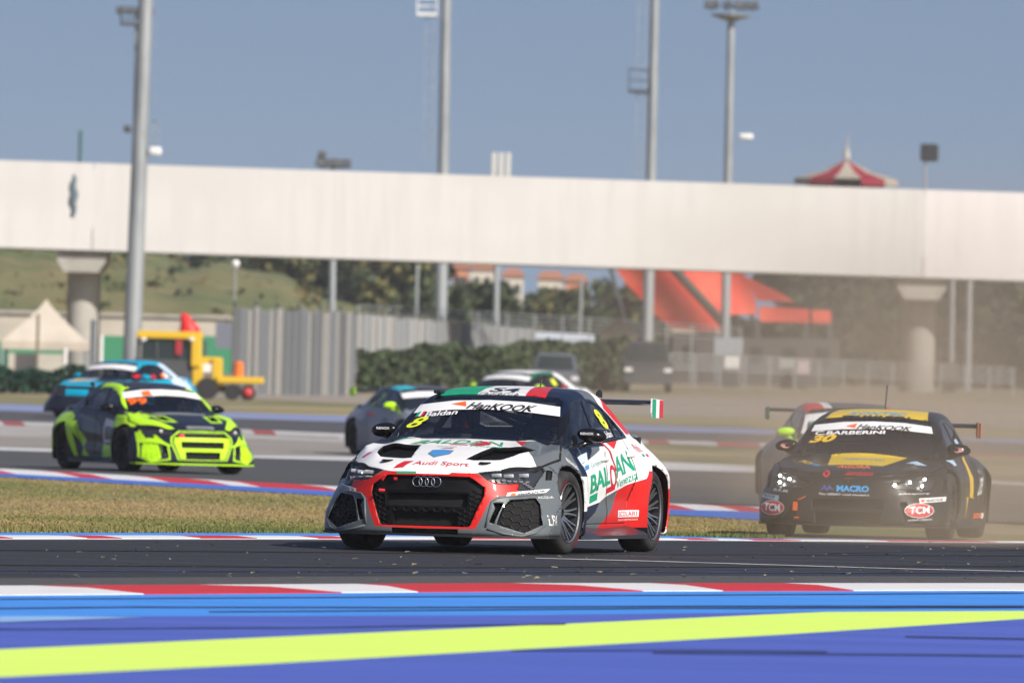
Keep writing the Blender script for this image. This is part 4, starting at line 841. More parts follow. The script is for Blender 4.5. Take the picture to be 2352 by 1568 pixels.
# ---- shared small meshes
BLK = mat('matt_black', (.012, .012, .013), .55); GBLK = mat('gloss_black', (.007, .007, .009), .15, coat=.15, spec=.25); DARK = mat('cabin_dark', (.012, .012, .014), .9)
RUB = mat('tyre_rubber', (.018, .018, .019), .75, noise=[((9, 9, 9), (.035, .033, .03), .5, .7, 3)])
RIM = mat('rim_gunmetal', (.36, .37, .39), .28, .85); RIMD = mat('rim_dark', (.025, .026, .03), .5, .5); CHR = mat('chrome', (.75, .76, .78), .12, 1)
VOIDM = mat('shut_line_dark', (.002, .002, .002), .9); CARB = mat('carbon', (.020, .021, .023), .3, coat=.4)
def wheel_meshes(rim_m=None, detail=True):
    """tyre and rim of a left wheel, centre at origin, outer side +X"""
    n = 40 if detail else 24
    bm = bmesh.new(); R_, w = .332, .125
    lathe(bm, [(-w * .8, .225), (-w, .25), (-w, .30), (-w * .86, .325), (-w * .5, R_), (0, R_ + .001), (w * .5, R_), (w * .86, .325), (w, .302), (w * 1.02, .27), (w * .94, .242), (w * .86, .236)], 'X', n); fixn(bm)
    for f in bm.faces: f.smooth = True
    t = bpy.data.meshes.new('tyre'); bm.to_mesh(t); bm.free(); t.materials.append(RUB)
    bm = bmesh.new()
    lathe(bm, [(w * .95, .240), (w * 1.0, .236), (w * .93, .226)], 'X', n, mi=0); lathe(bm, [(w * .93, .226), (w * .55, .218), (-w * .7, .212)], 'X', n, mi=1)       # lip and barrel
    lathe(bm, [(-.02, .21), (-.03, .03), (-.03, .001)], 'X', n, mi=1)                                                        # dark back (brake disc zone)
    lathe(bm, [(.045, .001), (.045, .018), (.065, .022), (.065, .032), (.035, .045), (.03, .07), (-.02, .072)], 'X', 20, mi=1)
    ns = 10
    for k in range(ns):
        a = 2 * math.pi * k / ns
        for sgn in (-1, 1):
            pts = []
            for (r, xx, off, wd_, th) in [(.055, .045, .012, .012, .02), (.12, .07, .011, .0075, .02), (.17, .088, .018, .0065, .016), (.231, .108, .030, .007, .012)]:
                c, s_ = math.cos(a), math.sin(a); ox = off * sgn
                pts.append([(xx, r * c - (ox + q) * s_, r * s_ + (ox + q) * c) for q in (-wd_, wd_)] + [(xx - th, r * c - (ox + q) * s_, r * s_ + (ox + q) * c) for q in (wd_, -wd_)])
            rings = [[bm.verts.new(p) for p in ring] for ring in pts]
            for p, q in zip(rings, rings[1:]):
                for i in range(4): bm.faces.new((p[i], p[(i + 1) % 4], q[(i + 1) % 4], q[i]))
    fixn(bm)
    for f in bm.faces: f.smooth = len(f.verts) == 4 and f.calc_area() > 2e-3
    r = bpy.data.meshes.new('rim'); bm.to_mesh(r); bm.free(); r.materials.append(rim_m or RIM); r.materials.append(RIMD)
    return t, r
_wm = {}
def wheel(parent, x, y, z, steer, key='m', rim_m=None, letters=None):
    if key not in _wm: _wm[key] = wheel_meshes(rim_m)
    t, r = _wm[key]; e = empty('wheel', (x, y, z), 0, parent)
    if x < 0: e.rotation_euler = (0, 0, math.pi + steer)
    else: e.rotation_euler = (0, 0, steer)
    for nm, me in (('tyre', t), ('rim', r)):
        o = bpy.data.objects.new(nm, me); COL.objects.link(o); o.parent = e
        o.rotation_euler.x = random.random() * 6
    if letters:
        for k, (ang, col) in enumerate([(70, 'HANKOOK'), (250, 'HANKOOK')]):
            bm = text_bm(col, .02, .1); norm_bm(bm)
            for v in bm.verts:
                rr = .262 + v.co.y * .032; aa = R(ang - v.co.x * 34); v.co = (.1295, -rr * math.cos(aa), rr * math.sin(aa))
            if bm.faces:
                bm.normal_update()
                if bm.faces[:][0].normal.x < 0: bmesh.ops.reverse_faces(bm, faces=bm.faces[:])
            o = from_bm('tyre_lettering', bm, letters, e)
    return e
def mirror_unit(root, S, m, cap=None, zc=.945, yc=.80):
    out = []
    for sg in (1, -1):
        bm = bmesh.new(); bmesh.ops.create_uvsphere(bm, u_segments=20, v_segments=12, radius=1)
        for v in bm.verts:
            x, y, z = v.co; s = 1 - .25 * x * (1 if True else 0)
            v.co = ((.865 + x * .118) * sg, yc + (y * .075 if y < 0 else y * .03) + .02 * x, zc + z * .062 * (1 + .25 * x * 0) * (1.0 if z > 0 else .9) - .01 * x)
        tube(bm, [(.865 * sg, yc, zc - .04), (.80 * sg, yc - .03, zc - .075), (.74 * sg, yc - .10, zc - .10)], [.028, .022, .03], 8)
        fixn(bm); out.append(from_bm('mirror', bm, m, root, True))
    return out
def rear_wing(root, m_plane, m_end, z=1.225, y=3.05, half=.80, two=False, ends=None):
    w = empty('rear_wing', (0, y, z), 0, root)
    bm = bmesh.new(); P = [(-.14, 0), (-.12, .018), (-.04, .03), (.08, .024), (.15, .012), (.08, -.006), (-.04, -.014), (-.12, -.012)]
    prism(bm, P, -half, half, lambda u, v, h: (h, u, v - .02)); fixn(bm); from_bm('wing_plane', bm, m_plane, w, True, 40)
    for sg in (-1, 1):
        bm = bmesh.new(); Q = [(-.17, .025), (.17, .012), (.18, -.08), (.13, -.135), (-.12, -.135), (-.17, -.09)]
        prism(bm, Q, half * sg, (half + .014) * sg, lambda u, v, h: (h, u, v)); fixn(bm); ep = from_bm('endplate', bm, m_end, w)
        if ends:
            for k, (c0, c1, mm) in enumerate(ends):
                bm = bmesh.new(); T = [(c0, .022 - (c0 + .17) * .04), (c1, .022 - (c1 + .17) * .04), (c1, -.133), (c0, -.133)]
                bm.faces.new([bm.verts.new(((half + .0165) * sg, u, v)) for u, v in T]); from_bm('stripe', bm, mm, ep)
        bm = bmesh.new(); Q = [(-.20, -.27), (-.16, -.05), (-.14, .06), (-.06, .085), (.02, .07), (.03, .02), (-.02, .025), (-.07, .03), (-.09, -.06), (-.05, -.27)]
        prism(bm, Q, .33 * sg - .006, .33 * sg + .006, lambda u, v, h: (h, u, v)); fixn(bm); from_bm('wing_mount', bm, BLK, w)
    return w
def splitter(root, S, m, ext=.03, z=.148):
    bm = bmesh.new(); xs = np.linspace(-.93, .93, 40); top = []
    Pf = []
    for x in xs:
        y = float(np.interp(.2, *S['y0'])) + float(np.interp(.25, *S['k'])) * abs(x) ** S['p'] - ext
        Pf.append((x, y))
    P = Pf + [(.93, -.40), (-.93, -.40)]
    prism(bm, P, z - .018, z, lambda u, v, h: (u, v, h)); fixn(bm); return from_bm('splitter', bm, m, root)
def skirts(root, m, z0=.115, decal=None):
    for sg in (1, -1):
        bm = bmesh.new(); rows = []
        for (y, xo, zt) in [(.42, .90, .30), (.55, .925, .235), (.9, .945, .215), (1.3, .95, .215), (1.8, .955, .225), (2.1, .96, .25), (2.25, .965, .27)]:
            rows.append([bm.verts.new(p) for p in [(.84 * sg, y, zt), (.86 * sg, y, zt - .01), (xo * sg, y, z0 + .03), (xo * sg, y, z0), (.80 * sg, y, z0)]])
        for a, b in zip(rows, rows[1:]):
            for k in range(4): bm.faces.new((a[k], a[k + 1], b[k + 1], b[k]))
        bm.faces.new(rows[0]); bm.faces.new(rows[-1][::-1]); fixn(bm); from_bm('side_skirt', bm, m, root, True, 35)
def liner(root, y, z=.335):
    for sg in (1, -1):
        bm = bmesh.new(); n = 18
        r0 = [bm.verts.new((.865 * sg, y + .385 * math.cos(a), z + .385 * math.sin(a))) for a in [math.pi * k / n - .35 + k * .7 / n for k in range(n + 1)]]
        r1 = [bm.verts.new((.52 * sg, v.co.y, v.co.z)) for v in r0]
        for k in range(n): bm.faces.new((r0[k], r0[k + 1], r1[k + 1], r1[k]))
        bm.faces.new(r1); fixn(bm); from_bm('wheel_well', bm, DARK, root)
def cabin(root, S, cage=True):
    zr = max(S['roof'][1]); dz = zr - 1.325
    bm = bmesh.new()
    box(bm, (0, 1.6, .42), (1.5, 2.6, .06)); box(bm, (0, .62, .80 + dz), (1.30, .50, .10), Matrix.Rotation(-.12, 3, 'X'))
    box(bm, (0, .40, .55), (1.5, .06, .5)); box(bm, (0, 2.95, .68), (1.4, .05, .5))
    from_bm('cabin_floor', bm, DARK, root)
    if cage:
        bm = bmesh.new(); q = .022
        for sg in (1, -1):
            tube(bm, [(.70 * sg, .55, .60), (.66 * sg, .60, .88), (.52 * sg, 1.08, 1.18 + dz), (.50 * sg, 1.55, 1.24 + dz)], q)
            tube(bm, [(.66 * sg, 1.60, .45), (.66 * sg, 1.60, .95), (.50 * sg, 1.60, 1.23 + dz), (0, 1.60, 1.26 + dz)], q)
            tube(bm, [(.48 * sg, 1.62, 1.21 + dz), (.50 * sg, 2.6, .70)], q); tube(bm, [(.66 * sg, .62, .75), (.68 * sg, 1.6, .52)], q)
            tube(bm, [(.66 * sg, .62, .52), (.68 * sg, 1.6, .78)], q)
        tube(bm, [(-.52, 1.08, 1.18 + dz), (.52, 1.08, 1.18 + dz)], q); tube(bm, [(-.66, 1.6, .95), (.66, 1.6, .95)], q)
        tube(bm, [(-.50, 1.62, 1.20 + dz), (.50, 1.62, .95)], q); tube(bm, [(.5, 2.6, .7), (-.45, 1.65, 1.2 + dz)], q)
        fixn(bm); from_bm('roll_cage', bm, mat('cage_grey', (.10, .10, .11), .5), root, True)
    # racing seat
    bm = bmesh.new(); rbox(bm, (.37, 1.30, .55), (.46, .48, .12), .04); rbox(bm, (.37, 1.52, .85), (.44, .10, .62), .04, Matrix.Rotation(-.2, 3, 'X'))
    rbox(bm, (.37, 1.50, 1.10 + dz * .5), (.32, .22, .18), .05); from_bm('race_seat', bm, BLK, root, True, 50)
GLS = glass('tinted_glass', (.006, .009, .014), .30); GLF = glass('windshield_glass', (.003, .005, .010), .32); GLB = mat('dark_glass', (.012, .016, .022), .05, coat=.3)
LENS = glass('lamp_lens', (.06, .065, .075), .80)
WS = [(0, 1.262), (.30, 1.255), (.50, 1.235), (.558, 1.205), (.59, 1.12), (.665, .885), (.64, .872), (.45, .885), (.28, .892), (0, .898)]
RWN = [(0, 1.255), (.35, 1.24), (.50, 1.20), (.60, 1.02), (.57, .995), (0, 1.005)]
W1 = [(.36, .862), (.52, .925), (.80, 1.055), (1.05, 1.155), (1.20, 1.195), (1.45, 1.212), (1.40, 1.15), (1.23, .895)]
W2 = [(1.53, 1.214), (1.72, 1.208), (1.90, 1.175), (2.00, 1.135), (1.93, .933), (1.29, .902)]
W3 = [(2.035, 1.115), (2.12, 1.06), (2.26, .962), (2.24, .945), (1.965, .936)]
WOUT = [(.22, .835), (.30, .90), (.75, 1.07), (1.02, 1.175), (1.18, 1.218), (1.50, 1.238), (1.75, 1.232), (1.95, 1.195), (2.12, 1.11), (2.36, .965), (2.38, .925), (1.41, .882), (.40, .835)]
DOOR1 = [(.47, .235), (.42, .50), (.37, .80), (.37, .838), (1.36, .888), (1.27, .50), (1.32, .34), (1.28, .235)]
DOOR2 = [(1.285, .235), (1.325, .34), (1.275, .50), (1.365, .888), (2.14, .92), (2.08, .62), (1.93, .42), (1.88, .235)]
HOOD = sym([(0, -.925), (.30, -.905), (.40, -.86), (.55, -.745), (.755, -.44), (.835, -.05), (.74, .33), (.66, .345), (.45, .275), (.28, .25), (0, .235)])
HL = [(.39, .642), (.55, .662), (.76, .70), (.80, .672), (.79, .61), (.77, .512), (.68, .508), (.68, .56), (.59, .55), (.49, .572)]
BUMP = sym([(0, .640), (.30, .638), (.40, .648), (.55, .668), (.74, .70), (.80, .705), (.845, .66), (.90, .60), (.99, .58), (.99, .10), (0, .10)])
def circ(cy, cz, r, n=28): return [(cy + r * math.cos(2 * math.pi * k / n), cz + r * math.sin(2 * math.pi * k / n)) for k in range(n)]
def build_car(name, S, loc, yaw, h, paints, livery, base, glass_on=None, recess=(), decor=None, zsh=0.0, rim=None, key='m', steer=0, hl=HL, wing=True, end_m=None, plane_m=None, mirror_m=None, groove=True, texts=(), shapes=(), fine=True, hexes=(), lights=True, letters=None, cagein=True, skirt_m=None, split_m=None, ends=None, wz=1.225, wy=3.05):
    """paints: list of materials; livery: (axis, side, polygon, paint index); recess: (axis, polygon, depth, wall paint, floor paint, part name)"""
    root = empty(name, loc, yaw)
    bm = body_mesh(S, h); bvh = BVHTree.FromBMesh(bm); surf = Surf(bvh, .0028)
    pid = bm.faces.layers.int.new('part'); z = lambda P: [(a, b + zsh) for a, b in P]
    for f in bm.faces: f.material_index = base
    def paint(axis, side, P, mi, p=None, cond=None):
        fs = []
        if axis == 'X':
            for s_ in ((1, -1) if side == 0 else (side,)): fs += stencil(bm, 'X', P, SIDE[s_], h)
        else: fs = stencil(bm, axis, P, cond or {'Y': FRONT, 'Z': TOP, 'W': GFRONT}[axis], h)
        for f in fs:
            if mi is not None: f.material_index = mi
            if p is not None: f[pid] = p
        return fs
    names = {0: 'body_shell'}; NP = len(paints)
    mats = list(paints)
    def addm(m):
        if m not in mats: mats.append(m)
        return mats.index(m)
    # panels
    for nm, ax, sd_, P, i in (('front_bumper', 'Y', 0, z(BUMP), 2), ('hood', 'Z', 0, HOOD, 1)):
        fs = paint(ax, sd_, P, None, i, (lambda c, n: n.z > .2 and c.y < .5) if ax == 'Z' else (lambda c, n: n.y < -.04 and c.y < -.05)); names[i] = nm
    for f in bm.faces:   # what the outlines missed at the nose tip belongs to the bumper
        c = f.calc_center_median()
        if f[pid] == 0 and c.y < -.5 and c.z < .72 and abs(c.x) < .80 and f.normal.z > -.5: f[pid] = 2
    for i, P, sd_ in ((3, DOOR1, 1), (4, DOOR1, -1), (5, DOOR2, 1), (6, DOOR2, -1)):
        paint('X', sd_, z(P), None, i); names[i] = 'door'
    for ax, sd_, P, mi in livery:
        if ax == 'P': continue
        if ax == 'C': paint('Y', 0, P, mi, None, GFRONT)
        elif ax == 'B': paint('Z', 0, P, mi, None, lambda c, n: n.z > .1 and c.z > 1.12 + zsh)
        else: paint(ax, sd_, P, mi)
    # glazing
    gi = addm(GBLK); gf = addm(GLF if glass_on else GLB); gs = addm(GLS if glass_on else GLB)
    for sd_ in (1, -1):
        for f in stencil(bm, 'X', z(WOUT), SIDE[sd_], h): f.material_index = gi
    for k, P in enumerate((W1, W2, W3)):
        for sd_ in (1, -1):
            i = 10 + k * 2 + (sd_ > 0); names[i] = 'side_window'
            for f in stencil(bm, 'X', z(P), SIDE[sd_], h): f.material_index = gs; f[pid] = i
    names[20] = 'windshield'
    wo_ = [(a * 1.03, b) for a, b in WS]; wo_[0] = (0, 1.275)
    for f in stencil(bm, 'Y', z(sym(WS)), GFRONT, h): f.material_index = gf; f[pid] = 20
    names[21] = 'rear_window'
    if S is SEDAN:
        for f in stencil(bm, 'Y', sym(RWN), GREAR, h): f.material_index = gs; f[pid] = 21
    for ax, sd_, P, mi in livery:
        if ax == 'P':
            for f in stencil(bm, 'Y', P, lambda c, n: n.y < -.02 and c.z > .8 and c.y < 1.6, h):
                if f[pid] < 10: f.material_index = mi
    # headlights
    names[30] = 'headlight'; names[31] = 'headlight'; lens = []
    hb = addm(mat('lamp_housing', (.035, .038, .045), .3))
    for k, P in ((30, hl), (31, mir(hl))):
        fs = stencil(bm, 'Y', P, lambda c, n: n.y < -.02 and c.y < 0, h)
        nb = bmesh.new(); vm = {}
        for f in fs:
            for v in f.verts:
                if v not in vm: vm[v] = nb.verts.new(v.co)
            try: nb.faces.new([vm[v] for v in f.verts]).smooth = True
            except ValueError: pass
        lens.append(nb)
        for f in fs: f.material_index = hb; f[pid] = k
        r = bmesh.ops.extrude_face_region(bm, geom=fs); nv = [g for g in r['geom'] if isinstance(g, bmesh.types.BMVert)]
        bmesh.ops.translate(bm, verts=nv, vec=(-.01 if k == 30 else .01, .05, -.012))
        for f in [g for g in fs if g.is_valid]: bm.faces.remove(f)
    # recessed openings
    rid = 40
    for (ax, P, dep, wall, floor_, nm, vec) in recess:
        cond = {'Y': FRONT, 'Z': lambda c, n: n.z > .2 and c.y < .6}[ax]
        fs = stencil(bm, ax, P, cond, h)
        fs = [f for f in fs if f.is_valid]
        for f in fs: f.material_index = addm(wall)
        r = bmesh.ops.extrude_face_region(bm, geom=fs)
        nv = [g for g in r['geom'] if isinstance(g, bmesh.types.BMVert)]; nf = [g for g in r['geom'] if isinstance(g, bmesh.types.BMFace)]
        bmesh.ops.translate(bm, verts=nv, vec=Vector(vec) * dep)
        own = 1 if ax == 'Z' else 2
        for f in [g for g in fs if g.is_valid]: bm.faces.remove(f)
        nfs = set(nf)
        for f in {f for v in nv for f in v.link_faces}:
            if f not in nfs and f.is_valid: f.material_index = addm(wall); f[pid] = own
        for f in nf:
            f.material_index = addm(floor_); f[pid] = rid
        names[rid] = nm; rid += 1
        bm.normal_update()
    # wheel arches
    for y in (0, 2.65):
        for sd_ in (1, -1):
            fs = stencil(bm, 'X', circ(y, .345, .368), lambda c, n, s_=sd_: c.x * s_ > .3, h)
            bmesh.ops.delete(bm, geom=fs, context='FACES')
    bm.verts.index_update()
    parts = split_parts(bm, names, mats, root, pid, (0, 1, 2, 3, 4, 5, 6) if groove else ())
    bm.free()
    for k in range(10, 22):
        if k in parts:
            me = parts[k].data; nrm = [v.normal.copy() for v in me.vertices]
            for v, n_ in zip(me.vertices, nrm): v.co -= n_ * .006
    for k, nb in zip((30, 31), lens):
        if k in parts: from_bm('lens', nb, LENS if lights else GLB, parts[k])
    shell = parts[0]
    liner(root, 0); liner(root, 2.65); cabin(root, S, cagein)
    rz = .333
    for (x, y) in ((.792, 0), (-.792, 0), (.785, 2.65), (-.785, 2.65)):
        wheel(root, x, y, rz, steer if y == 0 else 0, key, rim, letters)
    mirror_unit(root, S, mirror_m or GBLK, zc=.945 + zsh)
    if wing: rear_wing(root, plane_m or CARB, end_m or GBLK, ends=ends, z=wz, y=wy)
    splitter(root, S, split_m or BLK); skirts(root, skirt_m or CARB)
    def target(ax, u, v):
        if ax == 'C': return parts.get(20, shell)
        if ax in 'Z' and v < .4: return parts.get(1, shell)
        if ax == 'Y': return parts.get(2, shell) if v < .64 else parts.get(1, shell)
        return shell
    for (txt, ax, sd_, quad, m, bold, shear) in texts:
        b_ = text_bm(txt, bold, shear)
        if not b_.faces: b_.free(); continue
        norm_bm(b_); quad_map(b_, quad); axx = 'Y' if ax == 'C' else ('Z' if ax == 'B' else ax)
        lay(surf, 'lettering', b_, axx, m, target(ax, *quad[0]), sd_ or 1)
    for (P, ax, sd_, m, off) in shapes:
        axx = 'Y' if ax == 'C' else ('Z' if ax == 'B' else ax)
        lay(surf, 'sticker', poly_bm(P), axx, m, target(ax, *P[0]), sd_ or 1, off)
    if groove:   # dark shut lines between the panels
        def seam(ax, pts, sd_, w=.0045):
            for a, b in zip(pts, pts[1:]):
                du, dv = b[0] - a[0], b[1] - a[1]; L = math.hypot(du, dv); nx, ny = -dv / L * w, du / L * w
                lay(surf, 'shut_line', poly_bm([(a[0] + nx, a[1] + ny), (b[0] + nx, b[1] + ny), (b[0] - nx, b[1] - ny), (a[0] - nx, a[1] - ny)]), ax, VOIDM, target(ax, *a), sd_, .0035, .08)
        for sg in (1, -1):
            seam('Z', [(x * sg, y) for x, y in [(.55, -.745), (.755, -.44), (.835, -.05), (.74, .33), (.66, .345)]], 1, .007)
            seam('X', z(DOOR1[3:] ), sg); seam('X', z(DOOR2[3:7]), sg); seam('X', z([(.47, .235), (.42, .50), (.37, .80)]), sg)
    # honeycomb meshes
    for (P, cell, dep, m, nm, holes) in hexes:
        xs = [p[0] for p in P]; zs_ = [p[1] for p in P]; nb = bmesh.new(); w_ = cell * 1.0; hh = cell * .36; r_ = 0
        z_ = min(zs_)
        while z_ < max(zs_) + hh:
            x = min(xs) - (w_ * .75 if r_ % 2 else 0)
            while x < max(xs) + w_:
                H = [(x + w_ * .5 * a, z_ + hh * b) for a, b in ((-1, 0), (-.5, .95), (.5, .95), (1, 0), (.5, -.95), (-.5, -.95))]
                Hi = [(x + w_ * .5 * a * .86, z_ + hh * b * .86) for a, b in ((-1, 0), (-.5, .95), (.5, .95), (1, 0), (.5, -.95), (-.5, -.95))]
                if inpoly(x, z_, P) and not any(a0 < x < a1 and b0 < z_ < b1 for a0, a1, b0, b1 in holes) and sum(inpoly(a, b, P) for a, b in H) >= 4:
                    o_, i_ = [], []
                    ok = True
                    for (a, b), (c, d) in zip(H, Hi):
                        p = surf.at('Y', a, b, off=0); q = surf.at('Y', c, d, off=0)
                        if p is None or q is None: ok = False; break
                        o_.append(p + Vector((0, dep - .012, 0))); i_.append(q + Vector((0, dep - .001, 0)))
                    if ok:
                        O = [nb.verts.new(p) for p in o_]; I_ = [nb.verts.new(p) for p in i_]
                        for k in range(6): nb.faces.new((O[k], O[(k + 1) % 6], I_[(k + 1) % 6], I_[k]))
                x += w_ * 1.5
            z_ += hh * .95; r_ += 1
        if nb.faces: fixn(nb); from_bm(nm, nb, m, parts.get(2, root))
        else: nb.free()
    return root, parts, surf
# ================================================================ the leading car: white, grey, red and navy sedan number 8
def paint_m(name, col, rough=.42, coat=.28): return mat(name, col, rough, 0, coat, .25)
PW = paint_m('paint_white', (.80, .80, .79)); PG = paint_m('paint_grey', (.115, .13, .14)); PR = paint_m('paint_red', (.62, .018, .014)); PN = mat('paint_navy', (.006, .011, .030), .35, 0, .12, .2)
PGR = paint_m('paint_green', (.0, .33, .14)); BLKG = mat('grille_black', (.006, .006, .007), .55, spec=.12); VOID = mat('opening_dark', (.003, .003, .003), .9)
S_W = mat('sticker_white', (.82, .82, .82), .35); S_G = mat('sticker_green', (.0, .34, .17), .35); S_R = mat('sticker_red', (.60, .015, .03), .35); S_K = mat('sticker_black', (.01, .01, .012), .35)
S_Y = mat('sticker_fluo_yellow', (.78, .85, .03), .4); S_O = mat('sticker_orange', (.90, .14, .01), .35); S_B = mat('sticker_blue', (.06, .27, .62), .35); S_GY = mat('sticker_grey', (.22, .23, .24), .4); S_LB = mat('sticker_pale_blue', (.45, .62, .78), .4)
P_ = [PW, PG, PR, PN, PGR, BLKG]
liv = []
def side(P, m, s=0): liv.append(('X', s, P, m))
# flank
side([(-1.2, .0), (-1.2, 1.0), (-.40, 1.0), (.02, .80), (.02, .61), (.15, .32), (.15, 0)], 1)
side([(-.08, .73), (-.10, .90), (.5, 1.0), (.9, .90), (1.0, .862), (.87, .76), (.74, .742), (.26, .655), (.02, .60)], 3)
side([(1.0, .862), (1.25, .86), (1.20, .83), (.76, .735), (.87, .765)], 1)
side([(.0, .34), (.15, .32), (1.10, .41), (.95, .33), (.62, .24), (.30, .15), (0, .15)], 3)
side([(1.10, .41), (1.26, .45), (1.62, .508), (1.50, .37), (1.37, .31), (1.03, .20), (.45, .20), (.62, .24), (.95, .33)], 1)
side([(1.62, .505), (2.24, .60), (2.34, .66), (2.7, .66), (2.7, .14), (1.03, .20), (1.37, .31), (1.50, .37)], 2)
side([(2.98, .66), (3.05, .74), (3.75, .78), (3.75, 0), (2.98, 0)], 2)
side([(0, .0), (0, .195), (2.75, .205), (2.75, 0)], 5)
side([(1.52, .888), (1.95, .912), (1.66, .835)], 2)
# roof and pillars
side([(.2, .83), (1.05, 1.28), (1.5, 1.40), (1.60, 1.40), (1.63, 1.23), (1.4, .86)], 3)
side([(1.60, 1.40), (1.93, 1.40), (1.95, 1.19), (1.62, 1.22)], 1)
side([(2.06, 1.16), (2.16, 1.25), (2.30, 1.20), (2.75, .98), (2.62, .95), (2.44, .955), (2.25, 1.05)], 2)
liv.append(('B', 0, [(-.8, .6), (.8, .6), (.8, 1.62), (-.8, 1.62)], 3))
liv.append(('B', 0, [(-.8, 1.62), (.8, 1.62), (.8, 1.93), (-.8, 1.93)], 1))
liv.append(('B', 0, [(-.47, .98), (-.16, .94), (-.17, 1.93), (-.52, 1.93)], 4))
liv.append(('B', 0, [(-.16, .94), (.25, .95), (.12, 1.93), (-.17, 1.93)], 0))
liv.append(('B', 0, [(.25, .95), (.42, .98), (.25, 1.93), (.12, 1.93)], 2))
# nose: everything of the bumper grey, then the red frame
liv.append(('Y', 0, BUMP, 1))
# bonnet
liv.append(('Z', 0, [(-1, -.95), (1, -.95), (1, .6), (-1, .6)], 1)); liv.append(('Z', 0, HOOD, 0))
liv.append(('Z', 0, [(.50, .19), (.60, .40), (.9, .40), (.92, -.9), (.76, -.44), (.70, -.35), (.59, -.13), (.51, -.04)], 1))
liv.append(('Z', 0, [(-.845, -.07), (-.95, .45), (-1.0, -.9), (-.765, -.45)], 1))
liv.append(('Z', 0, [(.385, .25), (.50, .19), (.51, -.04)], 2))
liv.append(('Z', 0, [(-.70, .50), (-.62, .50), (-.50, .22), (-.42, .22), (-.58, .10)], 4))
liv.append(('Z', 0, [(-.95, .60), (-.70, .52), (-.58, .10), (-.74, .12), (-.90, .25)], 3))
liv.append(('Z', 0, [(.60, .38), (.68, .32), (.745, .29), (.95, .25), (.95, .6), (.62, .55)], 3))
liv.append(('Y', 0, sym([(0, .634), (.36, .632), (.40, .622), (.49, .570), (.59, .552), (.68, .562), (.685, .50), (.62, .468), (.515, .432), (.49, .38), (.46, .30), (.41, .196), (0, .19)]), 2))
GR = sym([(0, .606), (.34, .602), (.455, .527), (.462, .46), (.368, .22), (.35, .208), (0, .208)])
rec = [('Y', GR, .035, BLKG, BLKG, 'grille', (0, 1, 0)),
       ('Y', [(-.33, .365), (.33, .365), (.335, .47), (-.335, .47)], .05, BLKG, VOID, 'grille_slot', (0, 1, 0)),
       ('Y', [(-.265, .215), (.265, .215), (.275, .322), (-.275, .322)], .05, BLKG, VOID, 'grille_slot', (0, 1, 0)),
       ('Y', [(-.27, .145), (.27, .145), (.27, .188), (-.27, .188)], .03, BLKG, VOID, 'lower_slot', (0, 1, 0))]
INT = [(.645, .43), (.80, .447), (.836, .40), (.885, .24), (.77, .172), (.57, .235), (.60, .36)]
SLT = [(.53, .405), (.605, .405), (.59, .355), (.55, .24), (.513, .252), (.55, .36)]
DUC = [(.803, .668), (.838, .66), (.852, .59), (.822, .588)]
VEN = [(.30, -.10), (.63, -.04), (.56, -.46), (.50, -.57), (.29, -.655), (.225, -.64)]
DUCL = [(.785, .695), (.865, .665), (.882, .555), (.805, .56)]
for sg in (1, -1):
    q = (lambda P: P) if sg > 0 else mir
    rec += [('Y', q(INT), .05, BLKG, VOID, 'air_intake', (0, 1, 0)), ('Y', q(SLT), .08, BLKG, VOID, 'intake_slot', (0, 1, 0)), ('Y', q(DUC if sg > 0 else DUCL), .05, BLKG, VOID, 'fender_duct', (0, 1, 0)),
            ('Z', q(VEN), .05, BLKG, BLKG, 'bonnet_vent', (0, .3, -1))]
HEXM = mat('mesh_grey', (.020, .022, .025), .6)
hx = [(INT, .085, .05, HEXM, 'honeycomb', []), (mir(INT), .085, .05, HEXM, 'honeycomb', []), ([(-.345, .21), (-.45, .45), (-.44, .485), (.44, .485), (.45, .45), (.345, .21)], .055, .035, mat('mesh_dark', (.009, .009, .010), .55), 'honeycomb', [(-.36, .36, .35, .485), (-.29, .29, .2, .335)])]
